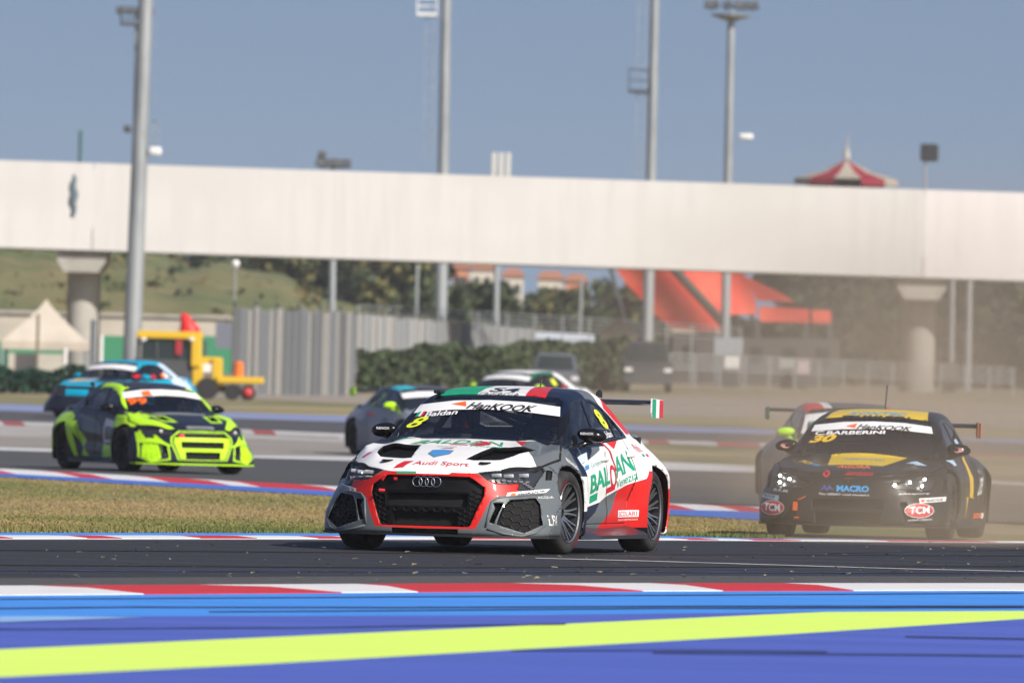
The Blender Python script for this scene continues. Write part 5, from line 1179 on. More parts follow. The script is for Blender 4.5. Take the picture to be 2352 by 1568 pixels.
tx = [('S4', 'B', 0, [(-.10, 1.125), (.14, 1.125), (.13, 1.36), (-.09, 1.36)], S_K, .02, 0), ('ENERGIA', 'B', 0, [(-.15, .985), (.20, .985), (.19, 1.09), (-.14, 1.09)], S_GY, .01, 0),
      ('HanKOOK', 'C', 0, [(-.17, 1.132), (.40, 1.118), (.40, 1.170), (-.16, 1.187)], S_K, .035, .35),
      ('Baldan', 'C', 0, [(-.50, 1.058), (-.22, 1.085), (-.215, 1.125), (-.49, 1.098)], S_W, .02, 0),
      ('8', 'C', 0, [(-.635, .965), (-.50, .972), (-.44, 1.062), (-.575, 1.055)], S_Y, .022, .2),
      ('BALDAN', 'Z', 0, [(-.40, -.06), (.36, -.06), (.32, .12), (-.34, .12)], S_G, .012, 0),
      ('Gruppo', 'Z', 0, [(-.22, .14), (.0, .14), (-.01, .19), (-.21, .19)], S_GY, 0, 0), ('Venezia', 'Z', 0, [(.10, -.16), (.38, -.15), (.37, -.09), (.11, -.10)], S_G, 0, 0),
      ('Ceramica', 'Z', 0, [(-.14, -.22), (.03, -.22), (.02, -.17), (-.13, -.17)], S_GY, 0, 0),
      ('Audi Sport', 'Z', 0, [(-.165, -.865), (.305, -.855), (.285, -.745), (-.15, -.75)], S_R, .008, 0),
      ('BAL', 'X', 1, [(.78, .475), (1.37, .56), (1.37, .71), (.77, .625)], S_G, .03, 0), ('AN', 'X', 1, [(1.55, .595), (2.08, .668), (2.03, .825), (1.60, .765)], S_G, .02, 0),
      ('Venezia', 'X', 1, [(1.57, .515), (2.10, .595), (2.09, .665), (1.57, .58)], S_G, .004, 0),
      ('Gruppo', 'X', 1, [(.84, .672), (1.24, .71), (1.23, .765), (.84, .725)], mat('sticker_sage', (.30, .50, .42), .4), 0, 0),
      ('SCOLARI', 'X', 1, [(1.69, .292), (2.09, .296), (2.09, .335), (1.69, .333)], S_R, .01, 0),
      ('DRYING AND COMPOSTING PLANTS', 'X', 1, [(1.66, .257), (2.11, .262), (2.11, .275), (1.66, .270)], S_W, .0, 0),
      ('8', 'X', 1, [(1.72, .995), (1.90, .998), (1.82, 1.155), (1.64, 1.15)], S_Y, .04, 0),
      ('Baldan', 'X', 1, [(1.52, .915), (1.86, .935), (1.85, .985), (1.51, .972)], S_W, .012, 0),
      ('Marfin', 'X', 1, [(2.40, .81), (2.70, .81), (2.64, .87), (2.36, .88)], S_R, .0, .2),
      ('HanKOOK', 'Y', 0, [(.69, .462), (.845, .498), (.842, .514), (.685, .483)], S_K, .03, .2),
      ('HanKOOK', 'Y', 0, [(-.845, .498), (-.69, .462), (-.685, .483), (-.842, .514)], S_K, .03, .2),
      ('LPA', 'X', 1, [(-.64, .235), (-.48, .235), (-.49, .315), (-.63, .315)], S_W, .0, 0),
      ('ACQUA', 'X', 1, [(-.60, .44), (-.44, .445), (-.44, .465), (-.60, .46)], S_W, .0, 0),
      ('REGENOLD', 'X', 1, [(.04, .735), (.20, .665), (.22, .70), (.06, .77)], S_W, .02, 0)]
sh = [([(-.60, 1.155), (-.30, 1.195), (0, 1.206), (.30, 1.197), (.565, 1.165), (.60, 1.09), (.30, 1.122), (0, 1.132), (-.30, 1.12), (-.62, 1.085)], 'C', 0, S_W, .0022),
      ([(-.31, 1.165), (-.17, 1.15), (-.20, 1.19)], 'C', 0, S_O, .0045),
      ([(-.585, 1.055), (-.56, 1.06), (-.55, 1.10), (-.575, 1.095)], 'C', 0, S_G, .003), ([(-.56, 1.06), (-.54, 1.06), (-.53, 1.10), (-.55, 1.10)], 'C', 0, S_W, .003), ([(-.54, 1.06), (-.515, 1.062), (-.505, 1.103), (-.53, 1.10)], 'C', 0, S_R, .003),
      ([(-.305, -.87), (-.22, -.87), (-.17, -.75), (-.245, -.75)], 'Z', 0, S_R, None),
      ([(-.13, -.36), (-.04, -.34), (.05, -.36), (.055, -.50), (-.04, -.64), (-.13, -.50)], 'Z', 0, S_GY, .002), ([(-.12, -.37), (-.04, -.35), (.04, -.37), (.045, -.50), (-.04, -.62), (-.12, -.50)], 'Z', 0, S_B, .004),
      ([(-.09, -.30), (.01, -.29), (.02, -.25), (-.05, -.27)], 'Z', 0, S_R, .003),
      ([(.10, -.10), (.20, -.11), (.26, -.02), (.20, .08), (.08, .09), (.19, .05), (.215, -.02), (.16, -.07)][:6], 'Z', 0, S_R, .0045),
      ([(-.06, -.115), (.09, -.115), (.09, -.085), (-.06, -.085)], 'Z', 0, S_R, .003),
      ([(-.70, -.40), (-.66, -.46), (-.61, -.40), (-.66, -.34)], 'Z', 0, mat('sticker_pink', (.55, .08, .2), .4), .003),
      # flank
      ([(.775, .40), (1.01, .43), (1.00, .49), (.78, .46)], 'X', 1, S_G, None), ([(1.265, .475), (1.53, .512), (1.53, .558), (1.27, .522)], 'X', 1, S_R, None),
      ([(1.66, .285), (2.12, .29), (2.12, .345), (1.66, .342)], 'X', 1, S_W, .002),
      ([(1.44, .905), (1.46, .906), (1.45, .97), (1.43, .967)], 'X', 1, S_G, .003), ([(1.46, .906), (1.48, .907), (1.47, .972), (1.45, .97)], 'X', 1, S_W, .003), ([(1.48, .907), (1.50, .908), (1.49, .973), (1.47, .972)], 'X', 1, S_R, .003),
      ([(2.50, .775), (2.58, .775), (2.58, .795), (2.50, .795)], 'X', 1, S_G, .003), ([(2.66, .775), (2.74, .775), (2.74, .795), (2.66, .795)], 'X', 1, S_R, .003),
      ([(.40, .70), (.78, .745), (.78, .81), (.40, .77)], 'X', 1, mat('sticker_ice', (.62, .68, .74), .4), .002), ([(.64, .665), (.77, .68), (.77, .715), (.64, .70)], 'X', 1, S_B, .003),
      ([(.615, .458), (.845, .492), (.86, .522), (.62, .486)], 'Y', 0, S_W, .002), ([(-.86, .522), (-.845, .492), (-.615, .458), (-.62, .486)], 'Y', 0, S_W, .002),
      ([(.64, .462), (.675, .466), (.67, .486), (.645, .482)], 'Y', 0, S_O, .004), ([(-.675, .466), (-.64, .462), (-.645, .482), (-.67, .486)], 'Y', 0, S_O, .004),
      ([(-.26, .615), (-.10, .618), (-.10, .634), (-.27, .632)], 'Y', 0, S_G, .002), ([(-.10, .618), (.17, .618), (.19, .634), (-.10, .634)], 'Y', 0, S_W, .002)]
import math as _m
def ringpoly(cx, cy, r0, r1, a0, a1, n=20, sx=1, sy=1):
    A = [a0 + (a1 - a0) * i / n for i in range(n + 1)]
    return [(cx + r1 * sx * _m.cos(t), cy + r1 * sy * _m.sin(t)) for t in A] + [(cx + r0 * sx * _m.cos(t), cy + r0 * sy * _m.sin(t)) for t in A[::-1]]
# the red letter: an oval with a long stem curving up over the door
sh += [(ringpoly(1.475, .615, .065, .10, 0, 2 * _m.pi - .001, 24, .95, .95), 'X', 1, S_R, .0045), (ringpoly(1.10, .66, .465, .50, 0, 1.05, 14, 1, .55), 'X', 1, S_R, .0048)]
mo = Vector(W(1052, 1258, 90.5)); mo.z = float(prof(90.5))
main, mp_, msurf = build_car('race_car', SEDAN, mo, -R(15.4), .030, P_, liv, 0, True, rec, texts=tx, shapes=sh, hexes=hx, steer=-R(4.5), letters=mat('tyre_red', (.22, .012, .014), .6),
    end_m=S_W, ends=[(-.17, -.055, S_G), (.06, .175, S_R)])
tag(main, 'white, grey and red sedan race car number 8, sharpest and nearest on the track', 'race car')
# four interlocked rings
bm = bmesh.new()
for cx in (-.0765, -.0255, .0255, .0765):
    n, mseg = 28, 6
    rg = [[bm.verts.new((cx + (.0385 + .0045 * math.cos(b)) * math.cos(a), -1.0, .556 + (.0385 + .0045 * math.cos(b)) * math.sin(a))) for b in [2 * math.pi * j / mseg for j in range(mseg)]] for a in [2 * math.pi * i / n for i in range(n)]]
    for i in range(n):
        for j in range(mseg):
            rg[i][j].co.y = -.962 + .0045 * math.sin(2 * math.pi * j / mseg)
    for i in range(n):
        for j in range(mseg): bm.faces.new((rg[i][j], rg[(i + 1) % n][j], rg[(i + 1) % n][(j + 1) % mseg], rg[i][(j + 1) % mseg]))
fixn(bm); from_bm('badge', bm, CHR, mp_[2], True)
# tow hook, badge bar, bonnet pins, aerial, roof camera
bm = bmesh.new(); tube(bm, [(-.385, -.985, .48), (-.34, -.97, .478)], .013, 8); tube(bm, [(-.37, -.945, .56), (-.345, -.95, .60)], .011, 6); box(bm, (-.265, -.935, .575), (.028, .006, .022)); fixn(bm)
from_bm('tow_hook', bm, S_R, mp_[2])
for sg in (-1, 1):
    p = msurf.at('Z', .40 * sg, -.70, off=.002); bm = bmesh.new()
    lathe(bm, [(0, .001), (.008, .040), (0, .046)], 'Z', 18, tuple(p)); fixn(bm)
    for v in bm.verts: v.co.y = p.y + (v.co.y - p.y) * 1.7
    from_bm('bonnet_pin', bm, BLK, mp_[1])
    # vent mesh strip
    bm = bmesh.new()
    for i in range(9):
        a = (.34 + i * .022) * sg; box(bm, (a, -.50, .735), (.006, .16, .004))
    for i in range(5): box(bm, (.43 * sg, -.56 + i * .032, .7375), (.19, .006, .004))
    from_bm('vent_mesh', bm, HEXM, mp_[1])
    # raised blades framing the side intakes
    for pts in ([(.49, .215), (.505, .30), (.52, .41), (.56, .447), (.70, .462), (.83, .478)], [(.50, .20), (.62, .165), (.75, .148), (.84, .175), (.90, .24)]):
        P3 = [msurf.at('Y', x * sg, z_, off=.001) for x, z_ in pts]
        bm = bmesh.new(); tube(bm, [p for p in P3 if p is not None], .010, 6); fixn(bm); from_bm('bumper_blade', bm, PG, mp_[2], True)
    # lamp units behind the lens
    bm = bmesh.new()
    for (x, z_, s_) in ((.52, .615, .030), (.60, .612, .034), (.69, .618, .038)):
        y = float(msurf.at('Y', x, z_, off=0).y) + .045
        rbox(bm, (x * sg, y - .015, z_ + .004), (.082, .02, .030), .006, Matrix.Rotation(-.06 * sg, 3, 'Y'))
    fixn(bm); from_bm('lamp_reflector', bm, mat('lamp_silver', (.62, .64, .67), .3, .3), mp_[30 if sg > 0 else 31], True)
    bm = bmesh.new()
    for k in range(7):
        x = .50 + k * .037; z_ = .585 + (.0 if k < 3 else -.002 * k); y = float(msurf.at('Y', x, z_, off=0).y) + .030
        box(bm, (x * sg, y, z_), (.026, .01, .010))
    for k in range(4):
        x = .71 + .015 * k; z_ = .56 - .012 * k; y = float(msurf.at('Y', x, z_, off=0).y) + .03; box(bm, (x * sg, y, z_), (.03, .01, .008))
    from_bm('lamp_strip', bm, mat('lamp_pale', (.5, .52, .55), .3), mp_[30 if sg > 0 else 31])
    bm = bmesh.new(); y = float(msurf.at('Y', .60, .612, off=0).y) + .03; bmesh.ops.create_icosphere(bm, subdivisions=1, radius=.013, matrix=Matrix.Translation((.60 * sg, y, .612)))
    if sg < 0: from_bm('lamp_bulb', bm, mat('lamp_lit', (1, 1, 1), .3, emit=((1, .97, .9), 3.5)), mp_[31], True)
    else: bm.free()
    # door handles
    for yy, zz in ((1.29, .752), (2.10, .782)):
        p = msurf.at('X', yy, zz, sg, .008); bm = bmesh.new(); rbox(bm, tuple(p), (.03, .20, .032), .012); from_bm('door_handle', bm, PW, mp_[(3 if sg > 0 else 4) if yy < 1.5 else (5 if sg > 0 else 6)], True)
bm = bmesh.new(); tube(bm, [(.22, 1.55, 1.31), (.225, 1.57, 1.38)], .006, 5); fixn(bm); from_bm('aerial', bm, BLK, main)
bm = bmesh.new(); rbox(bm, (-.50, 1.10, 1.262), (.07, .10, .03), .01); from_bm('camera_pod', bm, BLK, main)
for sg in (1, -1):
    bm = text_bm('RENOX', .03); norm_bm(bm)
    for v in bm.verts: v.co = ((.79 + v.co.x * .11) if sg > 0 else (-.91 + v.co.x * .11), .722, .950 + v.co.y * .020)
    bm.normal_update()
    if bm.faces[:][0].normal.y > 0: bmesh.ops.reverse_faces(bm, faces=bm.faces[:])
    from_bm('lettering', bm, S_W, main)
# ================================================================ the other race cars
LIM = paint_m('paint_lime', (.50, .88, .015), .45); DKN = paint_m('paint_dark_navy', (.010, .014, .028)); S_LM = mat('sticker_lime', (.50, .88, .02), .4)
def place(px, D):
    p = gx(px, D); return p
# ---- dark navy and lime sedan number 99
P_g = [DKN, LIM, PG, PW, BLKG]
lg = []
def sd_(P, m, s=0): lg.append(('X', s, P, m))
sd_([(2.0, .20), (2.18, .60), (2.30, .80), (2.7, .86), (3.3, .84), (3.8, .70), (3.8, .35), (3.0, .25), (3.0, .60), (2.4, .62), (2.1, .20)], 1)
sd_([(1.55, .20), (1.95, .42), (2.24, .62), (2.3, .70), (2.1, .75), (2.0, .60), (1.7, .45), (1.9, .2)], 1)
sd_([(1.0, .52), (1.95, .60), (2.25, .80), (2.1, .84), (1.2, .72)], 2)
sd_([(-.30, .66), (.10, .70), (.55, .60), (.62, .20), (.42, .20), (.42, .55), (.55, .86), (-.2, .86)], 1)
sd_([(.55, .42), (.95, .42), (.95, .78), (.55, .74)], 3); sd_([(.60, .46), (.90, .46), (.90, .66), (.60, .66)], 2)
sd_([(.42, .16), (1.0, .16), (.95, .40), (.62, .38), (.40, .30)], 1)
sd_([(-.95, .40), (-.50, .45), (-.35, .60), (-.6, .66)], 1)
sd_([(.22, .83), (.36, .82), (1.10, 1.17), (1.5, 1.215), (1.9, 1.20), (1.9, 1.30), (1.1, 1.32), (.30, .95)], 1)
for k_, mi_ in ((1, 1), (.95, 0), (.90, 1)):
    lg.append(('Y', 0, sym([(x * k_, .41 + (z - .41) * k_) for x, z in [(0, .632), (.355, .630), (.475, .535), (.485, .455), (.385, .20), (0, .195)]]), mi_))
for q in (lambda P: P, mir):
    lg.append(('Z', 0, q([(.52, .42), (.80, .36), (.86, .0), (.83, -.25), (.50, -.80), (.40, -.84), (.60, -.35), (.62, .0)]), 1))
    lg.append(('Z', 0, q([(.30, -.10), (.52, -.05), (.48, -.50), (.26, -.60)]), 1))
    lg.append(('Y', 0, q([(.51, .42), (.62, .455), (.86, .46), (.91, .24), (.76, .155), (.49, .20)]), 1)); lg.append(('Y', 0, q([(.53, .405), (.62, .435), (.845, .44), (.885, .24), (.755, .175), (.515, .215)]), 0)); lg.append(('Y', 0, q([(.645, .42), (.80, .43), (.825, .40), (.865, .25), (.74, .155), (.62, .22)]), 1))
    lg.append(('Z', 0, q([(.72, .40), (.90, .5), (.95, .0), (.80, -.1)]), 1))
GRg = sym([(0, .606), (.34, .602), (.455, .527), (.462, .46), (.368, .22), (.35, .208), (0, .208)])
for q in (lambda P: P, mir): lg.append(('P', 0, q([(.50, 1.30), (.548, 1.235), (.568, 1.20), (.60, 1.11), (.672, .885), (.76, .86), (.70, .98), (.64, 1.12), (.61, 1.22), (.58, 1.30)]), 1))
recg = [('Y', sym([(0, .60), (.33, .597), (.43, .53), (0, .53)]), .02, BLKG, BLKG, 'grille', (0, 1, 0)),
        ('Y', [(-.33, .375), (.33, .375), (.335, .47), (-.335, .47)], .05, BLKG, VOID, 'grille_slot', (0, 1, 0)), ('Y', [(-.265, .215), (.265, .215), (.275, .32), (-.275, .32)], .05, BLKG, VOID, 'grille_slot', (0, 1, 0))]
for q in (lambda P: P, mir):
    recg += [('Y', q(SLT), .06, BLKG, VOID, 'intake_slot', (0, 1, 0)), ('Z', q([(.34, -.14), (.48, -.11), (.45, -.42), (.31, -.48)]), .04, BLKG, BLKG, 'bonnet_vent', (0, .3, -1)), ('Y', q(DUC), .05, BLKG, VOID, 'fender_duct', (0, 1, 0))]
txg = [('99', 'C', 0, [(-.63, .985), (-.33, 1.005), (-.31, 1.10), (-.585, 1.08)], S_O, .035, 0), ('HANKOOK', 'C', 0, [(-.17, 1.15), (.40, 1.14), (.40, 1.165), (-.16, 1.175)], S_LM, .0, 0)]
shg = [([(-.60, 1.165), (-.30, 1.21), (0, 1.222), (.30, 1.212), (.575, 1.175), (.60, 1.085), (.30, 1.125), (0, 1.135), (-.30, 1.12), (-.62, 1.08)], 'C', 0, S_W, .0022), ([(-.34, 1.12), (-.20, 1.13), (-.20, 1.20), (-.34, 1.18)], 'C', 0, S_O, .004),
       ([(-.40, -.02), (.40, -.02), (.42, .16), (-.42, .16)], 'Z', 0, S_GY, .002), ([(-.22, -.88), (.22, -.88), (.20, -.80), (-.20, -.80)], 'Z', 0, S_GY, .002), ([(-.36, .53), (-.28, .53), (-.28, .58), (-.36, .58)], 'Y', 0, S_R, .004)]
o = place(412, 168)
g, gp, gs_ = build_car('race_car', SEDAN, o, R(21.7), .045, P_g, lg, 0, True, recg, texts=txg, shapes=shg, key='g', rim=RIMD, steer=R(3), skirt_m=DKN, split_m=LIM, wing=True, end_m=DKN,
    hexes=[([(.645, .43), (.80, .447), (.836, .40), (.885, .24), (.77, .172), (.60, .36)], .08, .0, S_LM, 'honeycomb', []), ([(-.60, .36), (-.77, .172), (-.885, .24), (-.836, .40), (-.80, .447), (-.645, .43)], .08, .0, S_LM, 'honeycomb', [])])
tag(g, 'dark navy sedan race car with fluorescent lime nose and orange number 99', 'race car')
for k in (30, 31):
    sg = 1 if k == 30 else -1; bm = bmesh.new(); y = float(gs_.at('Y', .60, .612, off=0).y) + .02
    bmesh.ops.create_icosphere(bm, subdivisions=1, radius=.03, matrix=Matrix.Translation((.58 * sg, y - .02, .612))); from_bm('lamp_bulb', bm, mat('lamp_white', (.8, .8, .8), .2), gp[k], True)
# ---- black hatchback number 30 coming out of the dust
BK = paint_m('paint_black', (.014, .014, .015), .4); YE = paint_m('paint_yellow', (.72, .50, .025)); S_YE = mat('sticker_yellow', (.80, .50, .02), .4); S_BM = mat('sticker_azure', (.03, .35, .75), .4); S_VB = mat('sticker_violet', (.06, .07, .28), .4)
lb = [('B', 0, [(-.52, .90), (.53, .90), (.44, 1.75), (-.44, 1.75)], 1), ('Z', 0, [(-.34, .26), (.42, .24), (.27, -.47), (-.28, -.49)], 1)]
HLc = [(.37, .545), (.50, .575), (.66, .63), (.77, .635), (.80, .58), (.76, .50), (.46, .505)]
recb = [('Y', [(-.365, .30), (.33, .30), (.335, .395), (-.37, .395)], .06, BLK, VOID, 'grille_slot', (0, 1, 0)), ('Y', [(-.33, .16), (.30, .16), (.31, .265), (-.34, .265)], .06, BLK, VOID, 'grille_slot', (0, 1, 0))]
for q in (lambda P: P, mir): recb += [('Y', q([(.50, .37), (.56, .37), (.66, .20), (.80, .17), (.56, .165)]), .05, BLK, VOID, 'air_intake', (0, 1, 0)), ('Y', q([(.84, .60), (.875, .59), (.885, .48), (.85, .48)]), .05, BLK, VOID, 'fender_duct', (0, 1, 0))]
el = lambda cx, cz, rx, rz_, n=24: [(cx + rx * math.cos(2 * math.pi * i / n), cz + rz_ * math.sin(2 * math.pi * i / n)) for i in range(n)]
txb = [('TM WAGEN', 'B', 0, [(-.36, .955), (.36, .955), (.34, 1.08), (-.34, 1.08)], S_K, .05, .3), ('KONTEC', 'B', 0, [(-.30, 1.12), (.30, 1.12), (.28, 1.28), (-.28, 1.28)], S_BM, .02, .2),
       ('HanKOOK', 'C', 0, [(-.16, 1.078), (.40, 1.068), (.40, 1.112), (-.15, 1.127)], S_K, .03, .35), ('C.BARBERINI', 'C', 0, [(-.58, 1.005), (.14, 1.035), (.14, 1.068), (-.56, 1.045)], S_W, .03, 0),
       ('30', 'C', 0, [(-.62, .925), (-.36, .945), (-.33, 1.02), (-.585, 1.0)], S_YE, .05, .15), ('MACRO', 'Y', 0, [(-.125, .468), (.195, .468), (.195, .53), (-.125, .53)], S_BM, .05, 0), ('AA', 'Y', 0, [(-.29, .475), (-.15, .475), (-.17, .53), (-.27, .53)], S_VB, .05, 0),
       ('The GREAT road sweepers', 'Y', 0, [(-.30, .425), (.20, .425), (.20, .45), (-.30, .45)], S_W, .01, 0), ('AGORA', 'Z', 0, [(-.17, -.70), (.17, -.70), (.155, -.53), (-.155, -.53)], S_O, .03, 0),
       ('PERFORMANCE', 'Y', 0, [(-.05, .628), (.22, .628), (.22, .645), (-.05, .645)], S_R, .02, 0), ('HERMITEC', 'Z', 0, [(-.18, -.12), (.24, -.12), (.22, .0), (-.16, .0)], S_BM, .0, 0),
       ('TCM', 'Y', 0, [(.59, .262), (.78, .275), (.77, .345), (.60, .335)], S_W, .03, 0), ('TCM', 'Y', 0, [(-.88, .262), (-.69, .25), (-.70, .325), (-.87, .335)], S_W, .03, 0),
       ('SAVERIO NEGRINI', 'Y', 0, [(.58, .195), (.80, .21), (.80, .225), (.58, .21)], S_W, .01, 0), ('B.R.M.', 'Y', 0, [(-.80, .455), (-.62, .44), (-.62, .468), (-.80, .483)], S_W, .03, .3), ('phxsport', 'Y', 0, [(.48, .448), (.76, .455), (.76, .475), (.48, .468)], S_W, .01, .3),
       ('HanKOOK', 'Y', 0, [(.73, .385), (.88, .40), (.88, .425), (.73, .41)], S_K, .02, .3), ('HanKOOK', 'Y', 0, [(-.90, .395), (-.76, .38), (-.76, .405), (-.90, .42)], S_K, .02, .3),
       ('Campedelli', 'X', 1, [(2.05, .34), (2.16, .36), (2.30, .72), (2.18, .70)], S_W, .0, 0), ('505', 'X', 1, [(2.00, .205), (2.22, .205), (2.22, .26), (2.00, .26)], S_O, .04, 0), ('NVCI', 'Z', 0, [(-.66, -.20), (-.50, -.42), (-.44, -.36), (-.58, -.12)], S_YE, .03, 0), ('TTR', 'Z', 0, [(-.50, -.42), (-.38, -.58), (-.33, -.52), (-.44, -.36)], S_BM, .03, 0)]
shb = [([(-.60, 1.105), (-.30, 1.143), (0, 1.155), (.30, 1.147), (.57, 1.115), (.60, 1.048), (.30, 1.075), (0, 1.08), (-.30, 1.07), (-.62, 1.04)], 'C', 0, S_W, .0022), ([(-.27, 1.10), (-.17, 1.085), (-.16, 1.13)], 'C', 0, S_O, .0045),
       (el(.68, .30, .135, .072), 'Y', 0, S_W, .0015), (el(.68, .30, .128, .066), 'Y', 0, S_R, .0022), (el(-.785, .29, .135, .072), 'Y', 0, S_W, .0015), (el(-.785, .29, .128, .066), 'Y', 0, S_R, .0022),
       ([(.68, .37), (.90, .395), (.90, .44), (.67, .42)], 'Y', 0, S_W, .0018), ([(-.92, .43), (-.92, .385), (-.72, .36), (-.72, .41)], 'Y', 0, S_LB, .0018), ([(.69, .383), (.72, .387), (.72, .41), (.69, .405)], 'Y', 0, S_O, .004),
       ([(-.055, .60), (.035, .60), (-.01, .56)], 'Y', 0, mat('sticker_copper', (.35, .14, .03), .35, .5), .002), (ringpoly(-.24, .64, .018, .035, 0, 6.27, 16), 'Y', 0, S_R, .002), ([(-.04, .652), (.22, .652), (.22, .658), (-.04, .658)], 'Y', 0, S_R, .002),
       ([(-.56, .27), (-.51, .27), (-.51, .355), (-.56, .355)], 'Y', 0, S_O, .003), ([(-.52, .365), (-.44, .40), (-.42, .42), (-.50, .385)], 'Y', 0, S_O, .003), ([(-.54, .195), (-.49, .195), (-.49, .21), (-.54, .21)], 'Y', 0, S_O, .003),
       ([(1.45, .84), (1.60, .84), (1.95, .62), (2.0, .40), (1.85, .42), (1.7, .62)], 'X', 1, S_YE, .0025), ([(1.60, .42), (1.75, .42), (1.45, .22), (1.42, .20)], 'X', 1, S_YE, .0025),
       ([(.46, -.20), (.58, -.28), (.66, -.10), (.55, -.02)], 'Z', 0, S_LB, .002), ([(2.22, .205), (2.32, .205), (2.32, .26), (2.22, .26)], 'X', 1, S_W, .003), ([(.55, .73), (.85, .74), (.85, .80), (.55, .79)], 'X', 1, S_LB, .003), ([(1.45, .92), (1.75, .93), (1.72, 1.0), (1.5, .99)], 'X', 1, S_LB, .003)]
o = place(1976, 112.5); BW = build_car('race_car', HATCH, o, -R(8.9), .040, [BK, YE], lb, 0, True, recb, texts=txb, shapes=shb, key='b', rim=RIMD, steer=0, hl=HLc, zsh=-.05, end_m=BK, ends=[(-.17, -.12, S_O), (.1, .16, S_O)], wz=1.14, wy=3.0, skirt_m=BLK)
bk, bp, bs = BW
tag(bk, 'black hatchback race car number 30 with yellow bonnet panel, running through the dust', 'race car')
LIT = mat('headlamp_led', (1, 1, 1), .3, emit=((1, .98, .93), 25))
for k, P in ((31, [(-.745, .605), (-.625, .575), (-.735, .54)]), (30, [(.44, .545), (.575, .575), (.70, .605), (.685, .54)])):
    for (x, z_) in P:
        p = bs.at('Y', x, z_, off=0); bm = bmesh.new(); bmesh.ops.create_icosphere(bm, subdivisions=2, radius=.014, matrix=Matrix.Translation((p.x, p.y + .018, p.z))); from_bm('lamp_bulb', bm, LIT, bp[k], True)
bm = bmesh.new(); tube(bm, [(.0, 1.75, 1.28), (.01, 1.80, 1.52)], .007, 5); fixn(bm); from_bm('aerial', bm, BLK, bk)
for sg in (1, -1):
    bm = bmesh.new(); n = 16; bm.faces.new([bm.verts.new((.865 * sg + .055 * math.cos(2 * math.pi * i / n), .713 + .02 * abs(math.cos(2 * math.pi * i / n)), .895 + .026 * math.sin(2 * math.pi * i / n))) for i in range(n)][::-1]); fixn(bm)
    if bm.faces[:][0].normal.y > 0: bmesh.ops.reverse_faces(bm, faces=bm.faces[:])
    from_bm('sticker', bm, mat('sticker_rose', (.62, .30, .28), .4), bk)
# ---- far cars, out of focus: simpler nets, same parts
GRY = paint_m('paint_silver_grey', (.22, .235, .27)); TEAL = paint_m('paint_teal', (.0, .33, .50)); PWH = paint_m('paint_white_far', (.74, .74, .72)); PUR = paint_m('paint_plum', (.16, .03, .10)); CYN = paint_m('paint_cyan', (.03, .45, .55)); DGR = paint_m('paint_deep_green', (.0, .12, .06)); SMK = paint_m('paint_smoke_grey', (.07, .07, .075)); DNV = paint_m('paint_ink', (.015, .02, .04))
banner = ([(-.60, 1.165), (-.30, 1.205), (0, 1.216), (.30, 1.207), (.57, 1.17), (.60, 1.08), (.30, 1.115), (0, 1.125), (-.30, 1.11), (-.62, 1.075)], 'C', 0, S_W, .003)
recf = [('Y', sym([(0, .57), (.34, .57), (.43, .48), (.35, .22), (0, .21)]), .04, BLKG, VOID, 'grille', (0, 1, 0))]
# grey car hidden behind the leader, to its left
l = [('X', 0, circ(1.05, .47, .25, 16), 4), ('X', 0, circ(1.05, .47, .19, 16), 0), ('X', 0, [(1.0, .26), (1.12, .26), (1.12, .68), (1.0, .68)], 4), ('X', 0, [(.2, .83), (1.05, 1.26), (1.6, 1.40), (1.9, 1.40), (2.5, 1.1), (2.4, .93)], 4),
     ('B', 0, [(-.8, .8), (.8, .8), (.8, 2.4), (-.8, 2.4)], 4), ('B', 0, [(-.62, 1.1), (-.25, 1.0), (-.3, 1.5), (-.62, 1.6)], 3), ('X', 0, [(1.7, .72), (2.05, .75), (2.05, .80), (1.7, .78)], 5)]
c1, _, _ = build_car('race_car', SEDAN, place(1028, 207), R(20), .06, [GRY, PWH, DKN, CYN, SMK, PR], l, 0, False, recf, texts=[('7', 'X', -1, [(1.85, 1.0), (1.68, .99), (1.60, 1.13), (1.78, 1.15)], S_LM, .04, 0)],
    shapes=[banner, ([(3.15, .52), (3.40, .55), (3.40, .66), (3.20, .62)], 'X', -1, S_R, .003)], key='f', rim=RIMD, groove=False, mirror_m=LIM, end_m=LIM, lights=False)
tag(c1, 'silver grey race car with lime mirror, half hidden behind the leading car', 'race car')
# smoke grey car behind the black hatchback
l = [('B', 0, [(-.6, 1.0), (-.35, .98), (-.35, 1.9), (-.6, 1.9)], 1), ('B', 0, [(-.35, .98), (-.25, .98), (-.25, 1.9), (-.35, 1.9)], 2), ('B', 0, [(.45, .98), (.6, 1.0), (.6, 1.9), (.5, 1.9)], 1), ('X', 0, [(.6, .5), (1.9, .5), (2.0, .8), (.4, .78)], 3)]
c2, _, _ = build_car('race_car', SEDAN, place(1978, 140), R(6.0), .05, [SMK, PR, PWH, mat('paint_mid_grey', (.12, .11, .11), .5)], l, 0, True, recf, texts=[('HanKOOK', 'C', 0, [(-.17, 1.145), (.40, 1.13), (.40, 1.165), (-.16, 1.18)], S_R, .02, .3), ('5', 'C', 0, [(-.58, .98), (-.42, .98), (-.40, 1.07), (-.55, 1.07)], S_Y, .05, 0)],
    shapes=[banner, ([(-.59, 1.05), (-.52, 1.05), (-.52, 1.075), (-.585, 1.072)], 'C', 0, S_G, .005), ([(-.46, 1.05), (-.40, 1.05), (-.40, 1.09), (-.46, 1.085)], 'C', 0, S_R, .005), ([(-.36, 1.05), (-.24, 1.055), (-.24, 1.09), (-.36, 1.085)], 'C', 0, S_W, .005),
            ([(-.70, .93), (-.645, .93), (-.575, 1.12), (-.60, 1.15)], 'C', 0, S_W, .004)], key='f', rim=RIMD, groove=False, mirror_m=LIM, end_m=DGR)
tag(c2, 'smoke grey race car with one lime mirror, following right behind the black hatchback', 'race car')
